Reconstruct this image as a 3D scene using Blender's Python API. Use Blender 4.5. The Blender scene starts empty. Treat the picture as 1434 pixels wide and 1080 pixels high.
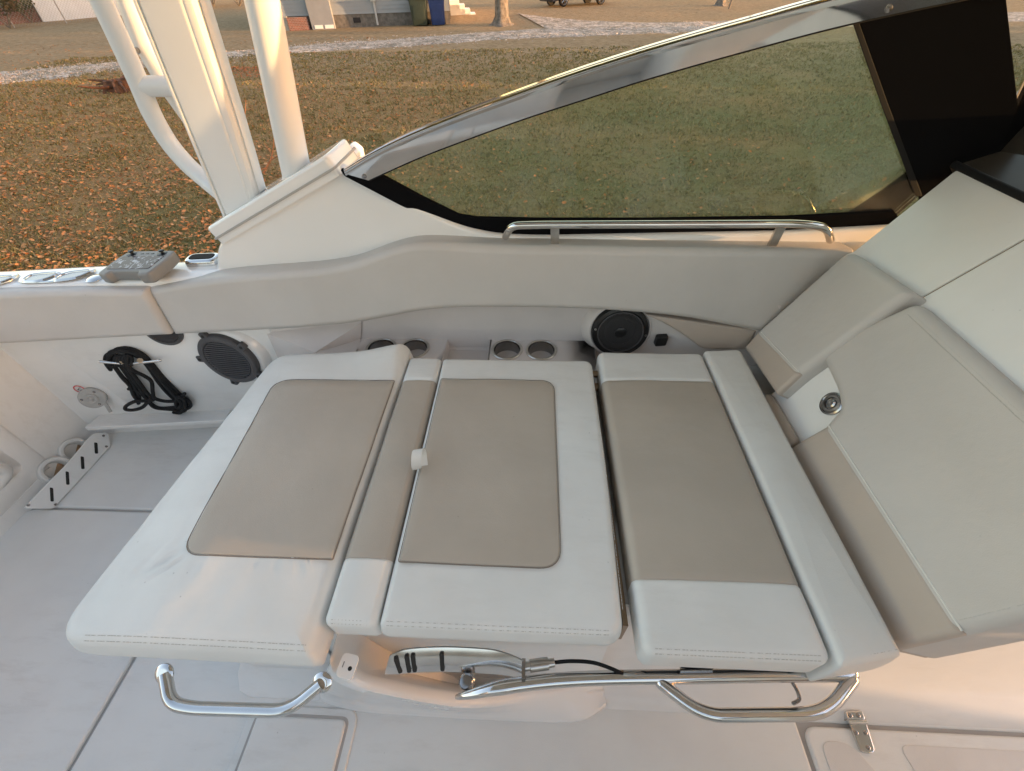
import bpy, bmesh, math, random
import numpy as np
from mathutils import Vector, Matrix, noise
random.seed(7); rng = np.random.default_rng(7)
scn = bpy.context.scene
COL = scn.collection
rad = math.radians

# ------------------------------------------------------------------ camera geometry
F, CX, CY, CAMH = 592., 717., 540., 1.38
def _n(v): v = np.array(v, float); return v/np.linalg.norm(v)
_yv = np.array((753-CX, -45-CY, F))
_xx = CX-((330.-CY)*_yv[1]+F*F)/_yv[0]
_Y = _n(_yv); _X = _n((-(_xx-CX), -(330.-CY), -F)); _Z = np.cross(_X, _Y)
ROT = np.array([_X, _Y, _Z]); CAM = np.array([0, 0, CAMH])
def ray(px, py): return ROT @ np.array([px-CX, py-CY, F])
def at(px, py, x=None, y=None, z=None):
    """point of the real place that stands on the plane x=, y= or z= and is seen at a pixel of the photo"""
    d = ray(px, py)
    t = (x-CAM[0])/d[0] if x is not None else (y-CAM[1])/d[1] if y is not None else (z-CAM[2])/d[2]
    return Vector(CAM+d*t)
def onp(px, py, p, nrm):
    d = Vector(ray(px, py)); c = Vector(CAM); nrm = Vector(nrm)
    return c+d*((Vector(p)-c).dot(nrm)/d.dot(nrm))
GA, GH = .02, -1.15
def gz(y): return GH+GA*y
def g(px, py):
    d = ray(px, py); t = (GH+GA*CAM[1]-CAM[2])/(d[2]-GA*d[1]); return Vector(CAM+d*t)

# ------------------------------------------------------------------ materials
MATS = {}
def mat(name, col, rough=.5, metal=0., var=0., vscale=4., col2=None, bump=0., bscale=150., bdist=.002, coat=0., spec=.5, detail=3., ramp=(.35, .65), island=None, rvar=0., soft=0., specks=0., scuff=None):
    m = bpy.data.materials.new(name); m.use_nodes = True
    nt = m.node_tree; N = nt.nodes; L = nt.links
    b = N['Principled BSDF']
    b.inputs['Roughness'].default_value = rough; b.inputs['Metallic'].default_value = metal
    b.inputs['Specular IOR Level'].default_value = spec
    b.inputs['Coat Weight'].default_value = coat; b.inputs['Coat Roughness'].default_value = .08
    b.inputs['Base Color'].default_value = (*col, 1)
    tc = N.new('ShaderNodeTexCoord')
    if island:
        ge = N.new('ShaderNodeNewGeometry'); cr = N.new('ShaderNodeValToRGB')
        cr.color_ramp.elements[0].color = (*island[0], 1); cr.color_ramp.elements[1].color = (*island[-1], 1)
        for i, c in enumerate(island[1:-1]):
            e = cr.color_ramp.elements.new((i+1)/(len(island)-1)); e.color = (*c, 1)
        L.new(ge.outputs['Random Per Island'], cr.inputs[0]); L.new(cr.outputs[0], b.inputs['Base Color'])
    elif var or col2:
        c2 = col2 or tuple(c*(1-var) for c in col)
        nz = N.new('ShaderNodeTexNoise'); nz.inputs['Scale'].default_value = vscale; nz.inputs['Detail'].default_value = detail
        L.new(tc.outputs['Object'], nz.inputs['Vector'])
        cr = N.new('ShaderNodeValToRGB')
        cr.color_ramp.elements[0].position = ramp[0]; cr.color_ramp.elements[1].position = ramp[1]
        cr.color_ramp.elements[0].color = (*c2, 1); cr.color_ramp.elements[1].color = (*col, 1)
        L.new(nz.outputs['Fac'], cr.inputs[0]); L.new(cr.outputs[0], b.inputs['Base Color'])
    if rvar:
        n2 = N.new('ShaderNodeTexNoise'); n2.inputs['Scale'].default_value = 9; n2.inputs['Detail'].default_value = 5
        L.new(tc.outputs['Object'], n2.inputs['Vector'])
        mr = N.new('ShaderNodeMapRange'); mr.inputs['From Min'].default_value = .3; mr.inputs['From Max'].default_value = .7
        mr.inputs['To Min'].default_value = rough-rvar; mr.inputs['To Max'].default_value = rough+rvar
        L.new(n2.outputs['Fac'], mr.inputs['Value']); L.new(mr.outputs[0], b.inputs['Roughness'])
    if specks or scuff:
        src = b.inputs['Base Color'].links[0].from_socket if b.inputs['Base Color'].links else None
        def over(fac, dark):
            nonlocal src
            x = N.new('ShaderNodeMix'); x.data_type = 'RGBA'; L.new(fac, x.inputs[0])
            if src: L.new(src, x.inputs[6])
            else: x.inputs[6].default_value = (*col, 1)
            x.inputs[7].default_value = (*dark, 1); src = x.outputs[2]; L.new(src, b.inputs['Base Color'])
        def mrange(s_, a, c, lo, hi):
            r_ = N.new('ShaderNodeMapRange'); r_.inputs['From Min'].default_value = a; r_.inputs['From Max'].default_value = c; r_.inputs['To Min'].default_value = lo; r_.inputs['To Max'].default_value = hi
            L.new(s_, r_.inputs['Value']); return r_.outputs[0]
        def times(p, q):
            r_ = N.new('ShaderNodeMath'); r_.operation = 'MULTIPLY'; L.new(p, r_.inputs[0]); L.new(q, r_.inputs[1]); return r_.outputs[0]
        if specks:
            vo = N.new('ShaderNodeTexVoronoi'); vo.inputs['Scale'].default_value = 26; L.new(tc.outputs['Object'], vo.inputs['Vector'])
            no = N.new('ShaderNodeTexNoise'); no.inputs['Scale'].default_value = 3.3; L.new(tc.outputs['Object'], no.inputs['Vector'])
            over(times(mrange(vo.outputs['Distance'], .02, .055, specks, 0.), mrange(no.outputs['Fac'], .48, .6, 0., 1.)), tuple(c*.35 for c in col))
        if scuff:
            mp = N.new('ShaderNodeMapping'); mp.inputs['Scale'].default_value = (2.2, 9., 5.); mp.inputs['Rotation'].default_value = (0, 0, rad(35)); L.new(tc.outputs['Object'], mp.inputs[0])
            n1 = N.new('ShaderNodeTexNoise'); n1.inputs['Scale'].default_value = 3.; n1.inputs['Detail'].default_value = 10; n1.inputs['Roughness'].default_value = .72; L.new(mp.outputs[0], n1.inputs['Vector'])
            n2_ = N.new('ShaderNodeTexNoise'); n2_.inputs['Scale'].default_value = 1.6; n2_.inputs['Detail'].default_value = 3; L.new(tc.outputs['Object'], n2_.inputs['Vector'])
            over(times(mrange(n1.outputs['Fac'], .50, .72, 0., scuff[1]), mrange(n2_.outputs['Fac'], .42, .62, .15, 1.)), scuff[0])
    if bump:
        nb = N.new('ShaderNodeTexNoise'); nb.inputs['Scale'].default_value = bscale; nb.inputs['Detail'].default_value = 4
        L.new(tc.outputs['Object'], nb.inputs['Vector'])
        bp = N.new('ShaderNodeBump'); bp.inputs['Strength'].default_value = bump; bp.inputs['Distance'].default_value = bdist
        L.new(nb.outputs['Fac'], bp.inputs['Height']); L.new(bp.outputs[0], b.inputs['Normal'])
        if soft:
            ns_ = N.new('ShaderNodeTexNoise'); ns_.inputs['Scale'].default_value = 9; ns_.inputs['Detail'].default_value = 4; L.new(tc.outputs['Object'], ns_.inputs['Vector'])
            b2 = N.new('ShaderNodeBump'); b2.inputs['Strength'].default_value = soft; b2.inputs['Distance'].default_value = .012
            L.new(ns_.outputs['Fac'], b2.inputs['Height']); L.new(b2.outputs[0], bp.inputs['Normal'])
    MATS[name] = m
    return m
GEL = mat('gelcoat', (.84, .83, .81), .16, var=.04, vscale=3, coat=.5, rvar=.06)
DECK = mat('deck_gelcoat', (.765, .77, .75), .42, col2=(.73, .73, .712), vscale=5, detail=9, bump=.25, bscale=420, bdist=.0012, ramp=(.36, .58), specks=.45, scuff=((.50, .475, .44), .34))
GROOVE = mat('groove_gasket', (.42, .40, .38), .7)
LINER = mat('liner_gelcoat', (.80, .79, .765), .33, var=.05, vscale=5, bump=.06, bscale=60, specks=.3, scuff=((.60, .57, .52), .4))
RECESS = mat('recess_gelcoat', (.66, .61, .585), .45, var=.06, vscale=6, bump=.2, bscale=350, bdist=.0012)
VW = mat('white_vinyl', (.725, .72, .695), .43, col2=(.685, .678, .652), vscale=7, detail=6, bump=.35, bscale=620, bdist=.0009, rvar=.07, soft=.22, specks=.5, scuff=((.55, .53, .49), .35))
VT = mat('tan_vinyl', (.452, .392, .326), .45, col2=(.418, .361, .30), vscale=6, detail=7, bump=.4, bscale=520, bdist=.0011, rvar=.07, soft=.22, specks=.5, scuff=((.47, .425, .38), .35))
VG = mat('grey_vinyl', (.552, .522, .492), .45, col2=(.52, .49, .46), vscale=5, detail=6, bump=.35, bscale=560, bdist=.001, rvar=.06, soft=.38, specks=.5, scuff=((.50, .47, .43), .35))
VGT = mat('taupe_vinyl', (.48, .405, .345), .46, col2=(.445, .375, .32), vscale=5, detail=6, bump=.35, bscale=560, bdist=.001, soft=.22, specks=.5, scuff=((.40, .36, .31), .35))
CORD = mat('seam_cord', (.22, .185, .155), .8)
STITCH = mat('thread', (.50, .48, .45), .8)
QUAD = mat('polished_quadrant', (.72, .71, .70), .17, 1., var=.12, vscale=18, rvar=.04)
WELT = mat('pale_welt', (.74, .72, .68), .6)
SEAM = mat('seam_shadow_piping', (.50, .48, .45), .7)
CHROME = mat('stainless_steel', (.68, .665, .65), .07, 1., var=.06, vscale=20, rvar=.03)
BRUSH = mat('brushed_steel', (.60, .575, .54), .28, 1., var=.2, vscale=30)
DSTEEL = mat('dark_steel', (.34, .33, .33), .22, 1.)
BLACK = mat('black_plastic', (.012, .012, .013), .35, var=.3, vscale=30)
BLACKG = mat('black_glass_frit', (.008, .008, .009), .3, spec=0.)
RUBBER = mat('black_rubber', (.012, .012, .013), .7, spec=.2)
SPK = mat('speaker_plastic', (.065, .062, .064), .5, bump=.2, bscale=300)
SPKG = mat('speaker_grey', (.075, .072, .076), .55, var=.12, vscale=15)
DARK = mat('dark_cavity', (.02, .018, .016), .8)
ROPE = mat('black_rope', (.008, .008, .009), .85, bump=1., bscale=260, bdist=.004)
POWDER = mat('white_powder_coat', (.81, .81, .80), .30, var=.03, vscale=6, coat=.2)
GREYP = mat('grey_plastic', (.24, .235, .225), .5, var=.06, vscale=30)
PLASTW = mat('white_plastic', (.70, .69, .66), .4, var=.04, vscale=20)
RED = mat('red_print', (.55, .05, .06), .5)
BROWNM = mat('warm_metal', (.33, .24, .16), .35, .8)
VENT = mat('grey_fitting', (.42, .41, .39), .5, var=.1, vscale=60)
# screen of the controller: glossy dark with a tree reflection painted as pale mottling
def screen_mat():
    m = mat('screen_glass', (.03, .012, .016), .28, spec=.25)
    nt = m.node_tree; N = nt.nodes; L = nt.links; b = N['Principled BSDF']
    tc = N.new('ShaderNodeTexCoord'); v = N.new('ShaderNodeTexNoise'); v.inputs['Scale'].default_value = 38; v.inputs['Detail'].default_value = 5; v.inputs['Distortion'].default_value = 2.
    L.new(tc.outputs['Object'], v.inputs['Vector'])
    cr = N.new('ShaderNodeValToRGB'); cr.color_ramp.elements[0].position = .54; cr.color_ramp.elements[1].position = .62
    cr.color_ramp.elements[0].color = (.03, .012, .016, 1); cr.color_ramp.elements[1].color = (.42, .42, .46, 1)
    L.new(v.outputs['Fac'], cr.inputs[0]); L.new(cr.outputs[0], b.inputs['Base Color'])
    return m
SCREEN = screen_mat()
def glass_mat():
    m = bpy.data.materials.new('tinted_windshield_glass'); m.use_nodes = True
    nt = m.node_tree; N = nt.nodes; L = nt.links; N.clear()
    o = N.new('ShaderNodeOutputMaterial'); mx = N.new('ShaderNodeMixShader'); t = N.new('ShaderNodeBsdfTransparent'); gl = N.new('ShaderNodeBsdfGlossy')
    t.inputs['Color'].default_value = (.87, .93, .84, 1); gl.inputs['Roughness'].default_value = .02
    fr = N.new('ShaderNodeFresnel'); fr.inputs['IOR'].default_value = 1.42
    tc = N.new('ShaderNodeTexCoord'); nz = N.new('ShaderNodeTexNoise'); nz.inputs['Scale'].default_value = 3.5; nz.inputs['Detail'].default_value = 7; nz.inputs['Roughness'].default_value = .65
    df = N.new('ShaderNodeBsdfDiffuse'); df.inputs['Color'].default_value = (.7, .72, .7, 1)
    mr = N.new('ShaderNodeMapRange'); mr.inputs['From Min'].default_value = .5; mr.inputs['From Max'].default_value = .8; mr.inputs['To Min'].default_value = .025; mr.inputs['To Max'].default_value = .15
    m2 = N.new('ShaderNodeMixShader')
    L.new(tc.outputs['Object'], nz.inputs['Vector']); L.new(nz.outputs['Fac'], mr.inputs['Value'])
    L.new(mr.outputs[0], m2.inputs[0]); L.new(t.outputs[0], m2.inputs[1]); L.new(df.outputs[0], m2.inputs[2])
    L.new(fr.outputs[0], mx.inputs[0]); L.new(m2.outputs[0], mx.inputs[1]); L.new(gl.outputs[0], mx.inputs[2]); L.new(mx.outputs[0], o.inputs[0])
    return m
GLASS = glass_mat()
def nonskid_mat():
    m = mat('nonskid_deck', (.70, .685, .665), .5, col2=(.64, .625, .605), vscale=6, detail=7)
    nt = m.node_tree; N = nt.nodes; L = nt.links; b = N['Principled BSDF']
    tc = N.new('ShaderNodeTexCoord'); mp = N.new('ShaderNodeMapping'); mp.inputs['Rotation'].default_value = (0, 0, rad(45)); mp.inputs['Scale'].default_value = (210, 210, 210)
    ck = N.new('ShaderNodeTexVoronoi'); ck.inputs['Randomness'].default_value = 0; ck.inputs['Scale'].default_value = 1
    L.new(tc.outputs['Object'], mp.inputs[0]); L.new(mp.outputs[0], ck.inputs['Vector'])
    bp = N.new('ShaderNodeBump'); bp.inputs['Strength'].default_value = .35; bp.inputs['Distance'].default_value = .0015; bp.invert = True
    L.new(ck.outputs['Distance'], bp.inputs['Height']); L.new(bp.outputs[0], b.inputs['Normal'])
    return m
NONSKID = nonskid_mat()

# ------------------------------------------------------------------ object helpers
WLOC = {}
def empty(name, loc=(0, 0, 0), label=None, cat=None, group=None, kind=None):
    o = bpy.data.objects.new(name, None); COL.objects.link(o); o.location = loc; o.empty_display_size = .1
    WLOC[o.name] = Vector(loc); tag(o, label, cat, group, kind); return o
def tag(o, label=None, cat=None, group=None, kind=None):
    if label: o['label'] = label
    if cat: o['category'] = cat
    if group: o['group'] = group
    if kind: o['kind'] = kind
    return o
class MB:
    def __init__(s): s.v = []; s.f = []
    def add(s, vs, fs):
        o = len(s.v); s.v += [tuple(v) for v in vs]; s.f += [tuple(i+o for i in f) for f in fs]; return s
    def loft(s, rings, closed=True, cap0=True, cap1=True):
        n = len(rings[0]); vs = [p for r in rings for p in r]; fs = []
        for i in range(len(rings)-1):
            for j in range(n if closed else n-1):
                k = (j+1) % n
                fs.append((i*n+j, i*n+k, (i+1)*n+k, (i+1)*n+j))
        if cap0: fs.append(tuple(range(n-1, -1, -1)))
        if cap1: fs.append(tuple((len(rings)-1)*n+j for j in range(n)))
        return s.add(vs, fs)
    def box(s, x0, x1, y0, y1, z0, z1):
        return s.loft([[(x0, y0, z), (x1, y0, z), (x1, y1, z), (x0, y1, z)] for z in (z0, z1)])
    def tube(s, pts, r, seg=14, smooth=0, caps=True, round_end=False, closed=False):
        pts = [Vector(p) for p in pts]
        if smooth: pts = spline(pts, smooth, closed)
        n = len(pts); rs = r if isinstance(r, (list, tuple)) else [r]*n
        if len(rs) != n: rs = [rs[0]+(rs[-1]-rs[0])*i/(n-1) for i in range(n)]
        rings = []; up = None
        for i, p in enumerate(pts):
            if closed: t = (pts[(i+1) % n]-pts[i-1]).normalized()
            else: t = (pts[min(i+1, n-1)]-pts[max(i-1, 0)]).normalized()
            if up is None:
                up = Vector((0, 0, 1)) if abs(t.z) < .9 else Vector((0, 1, 0))
            a = (up-t*up.dot(t)).normalized(); b = t.cross(a); up = a
            rings.append([p+(a*math.cos(q)+b*math.sin(q))*rs[i] for q in [2*math.pi*k/seg for k in range(seg)]])
        if closed: rings.append(rings[0]); return s.loft(rings, True, False, False)
        if round_end:
            def dome(ring, c, t, r0):
                return [[c+t*r0*math.sin(q)+(v-c)*math.cos(q) for v in ring] for q in (rad(30), rad(60), rad(80))]
            t0 = (pts[0]-pts[1]).normalized(); t1 = (pts[-1]-pts[-2]).normalized()
            rings = dome(rings[0], pts[0], t0, rs[0])[::-1]+rings+dome(rings[-1], pts[-1], t1, rs[-1])
        return s.loft(rings, True, caps, caps)
    def slab(s, outline, fr, w0, w1, bev=.003, seg=3, bevbot=False):
        """outline in (u,v) CCW seen from +w; fr maps (u,v,w) to the place; bevelled top edge"""
        rings = []
        if bevbot:
            for k in range(seg+1):
                q = rad(90*k/seg); rings.append([fr(u, v, w0+bev*(1-math.cos(q))) for u, v in inset(outline, bev*(1-math.sin(q)))])
        else: rings.append([fr(u, v, w0) for u, v in outline])
        for k in range(seg+1):
            q = rad(90*k/seg); rings.append([fr(u, v, w1-bev*(1-math.sin(q))) for u, v in inset(outline, bev*(1-math.cos(q)))])
        rings.append([fr(u, v, w1) for u, v in inset(outline, bev+min(.0012, bev*.3))])
        return s.loft(rings)
    def disc_stack(s, c, n, prof, seg=36):
        """surface of revolution: prof = [(radius, height along n)]"""
        c = Vector(c); n = Vector(n).normalized(); a = n.orthogonal().normalized(); b = n.cross(a)
        rings = [[c+n*h+(a*math.cos(2*math.pi*k/seg)+b*math.sin(2*math.pi*k/seg))*max(r, 1e-5) for k in range(seg)] for r, h in prof]
        return s.loft(rings)
    def ring(s): s.f = s.f[:-2]; return s
    def build(s, name, m, parent=None, angle=35, **kw):
        me = bpy.data.meshes.new(name); me.from_pydata([tuple(v) for v in s.v], [], s.f); me.update()
        bm = bmesh.new(); bm.from_mesh(me); bmesh.ops.remove_doubles(bm, verts=bm.verts, dist=1e-6)
        bmesh.ops.recalc_face_normals(bm, faces=bm.faces)
        bm.to_mesh(me); bm.free()
        me.polygons.foreach_set('use_smooth', [True]*len(me.polygons))
        me.set_sharp_from_angle(angle=rad(angle))
        return link(name, me, m, parent, **kw)
def link(name, me, m, parent=None, label=None, cat=None, group=None, kind=None):
    me.materials.append(m)
    o = bpy.data.objects.new(name, me); COL.objects.link(o)
    if parent is not None:
        o.parent = parent
        o.matrix_parent_inverse = Matrix.Translation(-WLOC.get(parent.name, Vector()))
    return tag(o, label, cat, group, kind)
def spline(pts, k=8, closed=False):
    out = []; n = len(pts)
    rngs = range(n if closed else n-1)
    for i in rngs:
        if closed: p0, p1, p2, p3 = pts[i-1], pts[i], pts[(i+1) % n], pts[(i+2) % n]
        else: p0, p1, p2, p3 = pts[max(i-1, 0)], pts[i], pts[i+1], pts[min(i+2, n-1)]
        for j in range(k):
            t = j/k
            out.append(.5*((2*p1)+(p2-p0)*t+(2*p0-5*p1+4*p2-p3)*t*t+(3*p1-p0-3*p2+p3)*t**3))
    if not closed: out.append(pts[-1])
    return out
def fillet(pts, r, k=6):
    """path (3D) with rounded corners"""
    pts = [Vector(p) for p in pts]; out = [pts[0]]
    for i in range(1, len(pts)-1):
        a, b, c = pts[i-1], pts[i], pts[i+1]; d1 = (a-b); d2 = (c-b)
        rr = min(r, d1.length*.49, d2.length*.49); p = b+d1.normalized()*rr; q = b+d2.normalized()*rr
        for j in range(k+1):
            t = j/k; out.append(p*(1-t)**2+b*2*t*(1-t)+q*t*t)
    out.append(pts[-1]); return out
def area(p): return .5*sum(p[i-1][0]*p[i][1]-p[i][0]*p[i-1][1] for i in range(len(p)))
class RP(list):
    """rounded polygon that remembers its corners, so that insets keep the same number of points"""
def rpoly(pts, r, k=6):
    pts = [tuple(p)[:2] for p in pts]; n = len(pts); rs = list(r) if isinstance(r, (list, tuple)) else [r]*n
    if area(pts) < 0: pts = pts[::-1]; rs = rs[::-1]
    rs = [max(q, 4e-4) for q in rs]
    out = RP(); out.pts, out.rs, out.k = pts, rs, k
    for i in range(n):
        a, b, c = Vector(pts[i-1]), Vector(pts[i]), Vector(pts[(i+1) % n]); d1 = a-b; d2 = c-b
        rr = min(rs[i], d1.length*.45, d2.length*.45)
        p = b+d1.normalized()*rr; q = b+d2.normalized()*rr
        for j in range(k+1):
            t = j/k; v = p*(1-t)**2+b*2*t*(1-t)+q*t*t; out.append((v.x, v.y))
    return out
def inset(p, d):
    if isinstance(p, RP):
        if abs(d) < 1e-9: return p
        P = p.pts; n = len(P); rs = []
        for i in range(n):
            a, b, c = Vector(P[i-1]), Vector(P[i]), Vector(P[(i+1) % n]); conv = (b.x-a.x)*(c.y-b.y)-(b.y-a.y)*(c.x-b.x) > 0
            e1 = (b-a).normalized(); e2 = (c-b).normalized(); ang = math.acos(max(-1, min(1, e1.dot(e2)))); s_ = math.tan(ang/2)
            rs.append(max(4e-4, p.rs[i]+(-d if conv else d)*s_))
        return rpoly(inset_raw(P, d), rs, p.k)
    return inset_raw(p, d)
def inset_raw(p, d):
    if abs(d) < 1e-9: return list(p)
    n = len(p); out = []
    for i in range(n):
        a, b, c = Vector(p[i-1]), Vector(p[i]), Vector(p[(i+1) % n])
        e1 = (b-a); e2 = (c-b)
        if e1.length < 1e-9: e1 = e2
        if e2.length < 1e-9: e2 = e1
        e1 = e1.normalized(); e2 = e2.normalized()
        n1 = Vector((-e1.y, e1.x)); n2 = Vector((-e2.y, e2.x)); m = n1+n2
        m = m.normalized() if m.length > 1e-6 else n1
        k = max(.35, m.dot(n1)); out.append(tuple(b+m*(d/k)))
    return out
def rrect(x0, x1, y0, y1, r, k=6): return rpoly([(x0, y0), (x1, y0), (x1, y1), (x0, y1)], r, k)
def dens(p, d, cnt=None):
    out = []; c2 = []
    for i in range(len(p)):
        a = Vector(p[i]); b = Vector(p[(i+1) % len(p)]); m = cnt[i] if cnt else max(1, int((b-a).length/d)); c2.append(m)
        out += [tuple(a+(b-a)*j/m) for j in range(m)]
    return out if cnt else (out, c2)
XY = lambda u, v, w: Vector((u, v, w))
def frame(o, u, v):
    o = Vector(o); u = Vector(u).normalized(); v = Vector(v); v = (v-u*v.dot(u)).normalized(); w = u.cross(v)
    f = lambda a, b, c: o+u*a+v*b+w*c
    f.inv = lambda p: ((Vector(p)-o).dot(u), (Vector(p)-o).dot(v))
    return f
def wrinkle(x, y, a=.0026, s=8.):
    return a*noise.noise(Vector((x*s, y*s, 1.7)))+a*.4*noise.noise(Vector((x*s*3.1, y*s*3.1, 5.1)))

def pucker(u, v, x0, x1, y0, y1, a=.0013):
    # seam puckers just outside a sewn-in panel
    dx = max(x0-u, u-x1); dy = max(y0-v, v-y1); d = math.hypot(max(dx, 0), max(dy, 0)) if dx > 0 or dy > 0 else max(dx, dy)
    if d < -.004: return 0.
    t = u if dy > dx else v
    return a*math.exp(-(max(d, 0)/.022)**2)*(math.sin(t*150)+.6*math.sin(t*263+1.))*(.6+.8*noise.noise(Vector((u*9, v*9, 3))))*min(1, max(d, 0)/.010)-.0012*math.exp(-(max(d, 0)/.006)**2)
# ---- cushions
def ring_cushion(outline, fr, w0, w1, r, crown=.008, zf=None, nin=22, bulge=.004, rb=None):
    m = MB(); rb = rb or r*.6; pts, CN = dens(outline, .012); ins = lambda d: dens(inset(outline, d), .012, CN)
    cx = sum(p[0] for p in pts)/len(pts); cy = sum(p[1] for p in pts)/len(pts)
    zz = zf or (lambda u, v: 0.)
    rings = []
    for k in range(5):
        q = rad(90*k/4); rings.append([(u, v, w0+rb*(1-math.cos(q)), 0) for u, v in ins(rb*(1-math.sin(q)))])
    h0, h1 = w0+rb, w1-r
    for k in range(1, 4):
        t = k/4; rings.append([(u, v, h0+(h1-h0)*t, .3*t) for u, v in ins(-bulge*math.sin(math.pi*t))])
    for k in range(9):
        q = rad(90*k/8); rings.append([(u, v, h1+r*math.sin(q), .4+.6*k/8) for u, v in ins(r*(1-math.cos(q)))])
    last = rings[-1]
    for k in range(1, nin+1):
        s = 1-k/nin
        s = max(s, .0)
        if s == 0: break
        rings.append([(cx+(u-cx)*s, cy+(v-cy)*s, w1+crown*(1-s*s), 1) for u, v, w, q in last])
    R3 = [[fr(u, v, w+q*(zz(u, v)+wrinkle(u, v))) for u, v, w, q in r_] for r_ in rings]
    m.loft(R3); return m
def panel_on(outline, fr, top, nin=8, lift=.0016, n=.02):
    """sewn-in panel lying on a cushion: top(u,v) is the surface height"""
    m = MB(); pts, CN = dens(outline, n); ins = lambda d: dens(inset(outline, d), n, CN); cx = sum(p[0] for p in pts)/len(pts); cy = sum(p[1] for p in pts)/len(pts)
    rings = []
    for d, l in ((0, -.004), (.0008, -.001), (.002, .0007), (.0045, lift)):
        rings.append([(u, v, top(u, v)+l) for u, v in ins(d)])
    last = rings[-1]
    for k in range(1, nin):
        s = 1-k/nin; rings.append([(cx+(u-cx)*s, cy+(v-cy)*s, top(cx+(u-cx)*s, cy+(v-cy)*s)+lift+.0015*(1-s)) for u, v, w in last])
    m.loft([[fr(*p) for p in r_] for r_ in rings]); return m
def rbox(x0, x1, y0, y1, z0, z1, r, xs=(), ys=(), crown=.006, zf=None, seams=(), step=.025):
    """rounded box as one grid; returns list of (centre, quad corners)"""
    def lines(a, b, extra):
        l = {round(a, 5), round(b, 5)}
        for k in range(1, 6):
            d = r*(1-math.tan(rad(45*(1-k/6)))) ; l.add(round(a+d, 5)); l.add(round(b-d, 5))
        l.add(round(a+r, 5)); l.add(round(b-r, 5))
        n = max(2, int((b-a-2*r)/step))
        for k in range(n+1): l.add(round(a+r+(b-a-2*r)*k/n, 5))
        for e in extra: l.add(round(e, 5))
        l = sorted(l); o = [l[0]]
        for v in l[1:]:
            if v-o[-1] > 4e-4: o.append(v)
            elif v in [round(e, 5) for e in extra]: o[-1] = v
        return o
    ex = list(ys)
    for sy in seams: ex += [sy-.004, sy-.0015, sy, sy+.0015, sy+.004]
    X = lines(x0, x1, xs); Y = lines(y0, y1, ex); Z = lines(z0, z1, ())
    xc, yc = (x0+x1)/2, (y0+y1)/2
    def mp(x, y, z):
        p = Vector((x, y, z)); q = Vector((min(max(x, x0+r), x1-r), min(max(y, y0+r), y1-r), min(max(z, z0+r), z1-r)))
        d = p-q
        if d.length > 1e-7: p = q+d.normalized()*r
        t = (p.z-z0)/(z1-z0)
        e = crown*(1-min(1, abs((p.x-xc)/(x1-xc)))**2)*(1-min(1, abs((p.y-yc)/(y1-yc)))**4)
        for sy in seams: e -= .003*max(0, 1-abs(y-sy)/.004)
        p.z += max(0, t)**2*(e+(zf(x, y) if zf else 0)+wrinkle(x, y))
        return p
    F_ = []
    def face(A, B, f):
        for i in range(len(A)-1):
            for j in range(len(B)-1):
                F_.append(((A[i]+A[i+1])/2, (B[j]+B[j+1])/2, f, [f(A[i], B[j]), f(A[i+1], B[j]), f(A[i+1], B[j+1]), f(A[i], B[j+1])]))
    out = []
    for z in (z0, z1):
        for i in range(len(X)-1):
            for j in range(len(Y)-1):
                out.append(((Y[j]+Y[j+1])/2, [mp(X[i], Y[j], z), mp(X[i+1], Y[j], z), mp(X[i+1], Y[j+1], z), mp(X[i], Y[j+1], z)]))
    for x in (x0, x1):
        for i in range(len(Z)-1):
            for j in range(len(Y)-1):
                out.append(((Y[j]+Y[j+1])/2, [mp(x, Y[j], Z[i]), mp(x, Y[j], Z[i+1]), mp(x, Y[j+1], Z[i+1]), mp(x, Y[j+1], Z[i])]))
    for y in (y0, y1):
        for i in range(len(X)-1):
            for j in range(len(Z)-1):
                out.append((y, [mp(X[i], y, Z[j]), mp(X[i+1], y, Z[j]), mp(X[i+1], y, Z[j+1]), mp(X[i], y, Z[j+1])]))
    return out
def quads(lst):
    m = MB()
    for q in lst: m.add(q, [(0, 1, 2, 3)])
    return m
def stitches(paths, step=.0068, ln=.0050, r=.0007):
    m = MB()
    for p in paths:
        p = [Vector(q) for q in p]; acc = 0
        for i in range(len(p)-1):
            a, b = p[i], p[i+1]; L = (b-a).length; t = (b-a)/L if L else Vector()
            k = 0
            while acc < L:
                m.tube([a+t*acc, a+t*min(L, acc+ln)], r, 5); acc += step
            acc -= L
    return m
SUN_AZ, SUN_EL = rad(-6), rad(2.0)
# ================================================================== THE BOAT
boat = empty('boat', (0, 0, 0), 'white centre-cabin motorboat with stainless trim, tinted windshield and moulded deck', 'boat')
B = boat
# ---- deck: base sheet (seen only in the gaps) and panels on it
MB().box(-2.0, 3.0, -1.15, 1.2, -.06, -.009).build('bilge_liner', GROOVE, B)
dk = MB()
def deck_panel(x0, x1, y0, y1, r=.02, z1=0., bev=.007):
    dk.slab(rrect(x0, x1, y0, y1, r) if not isinstance(r, list) else rpoly([(x0, y0), (x1, y0), (x1, y1), (x0, y1)], r), XY, -.016, z1, bev, 3)
deck_panel(-1.99, -.82, .722, 1.20, .002)
deck_panel(-1.117, .688, -1.14, .70, [.004, .004, .004, .004])
deck_panel(-1.99, -1.862, -1.14, .717, .004)
deck_panel(.694, 2.9, .197, .5, .004)
dk.build('deck', DECK, B)
def hatch(name, x0, x1, y0, y1, rr, z1, mat_=DECK, lip=None):
    m = MB().slab(rpoly([(x0, y0), (x1, y0), (x1, y1), (x0, y1)], rr, 8), XY, -.014, z1, .007, 4)
    return m.build(name, mat_, B)
h1 = hatch('deck_hatch', -1.857, -1.127, -1.14, .713, [.004, .004, .012, .06], 0.)
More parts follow.
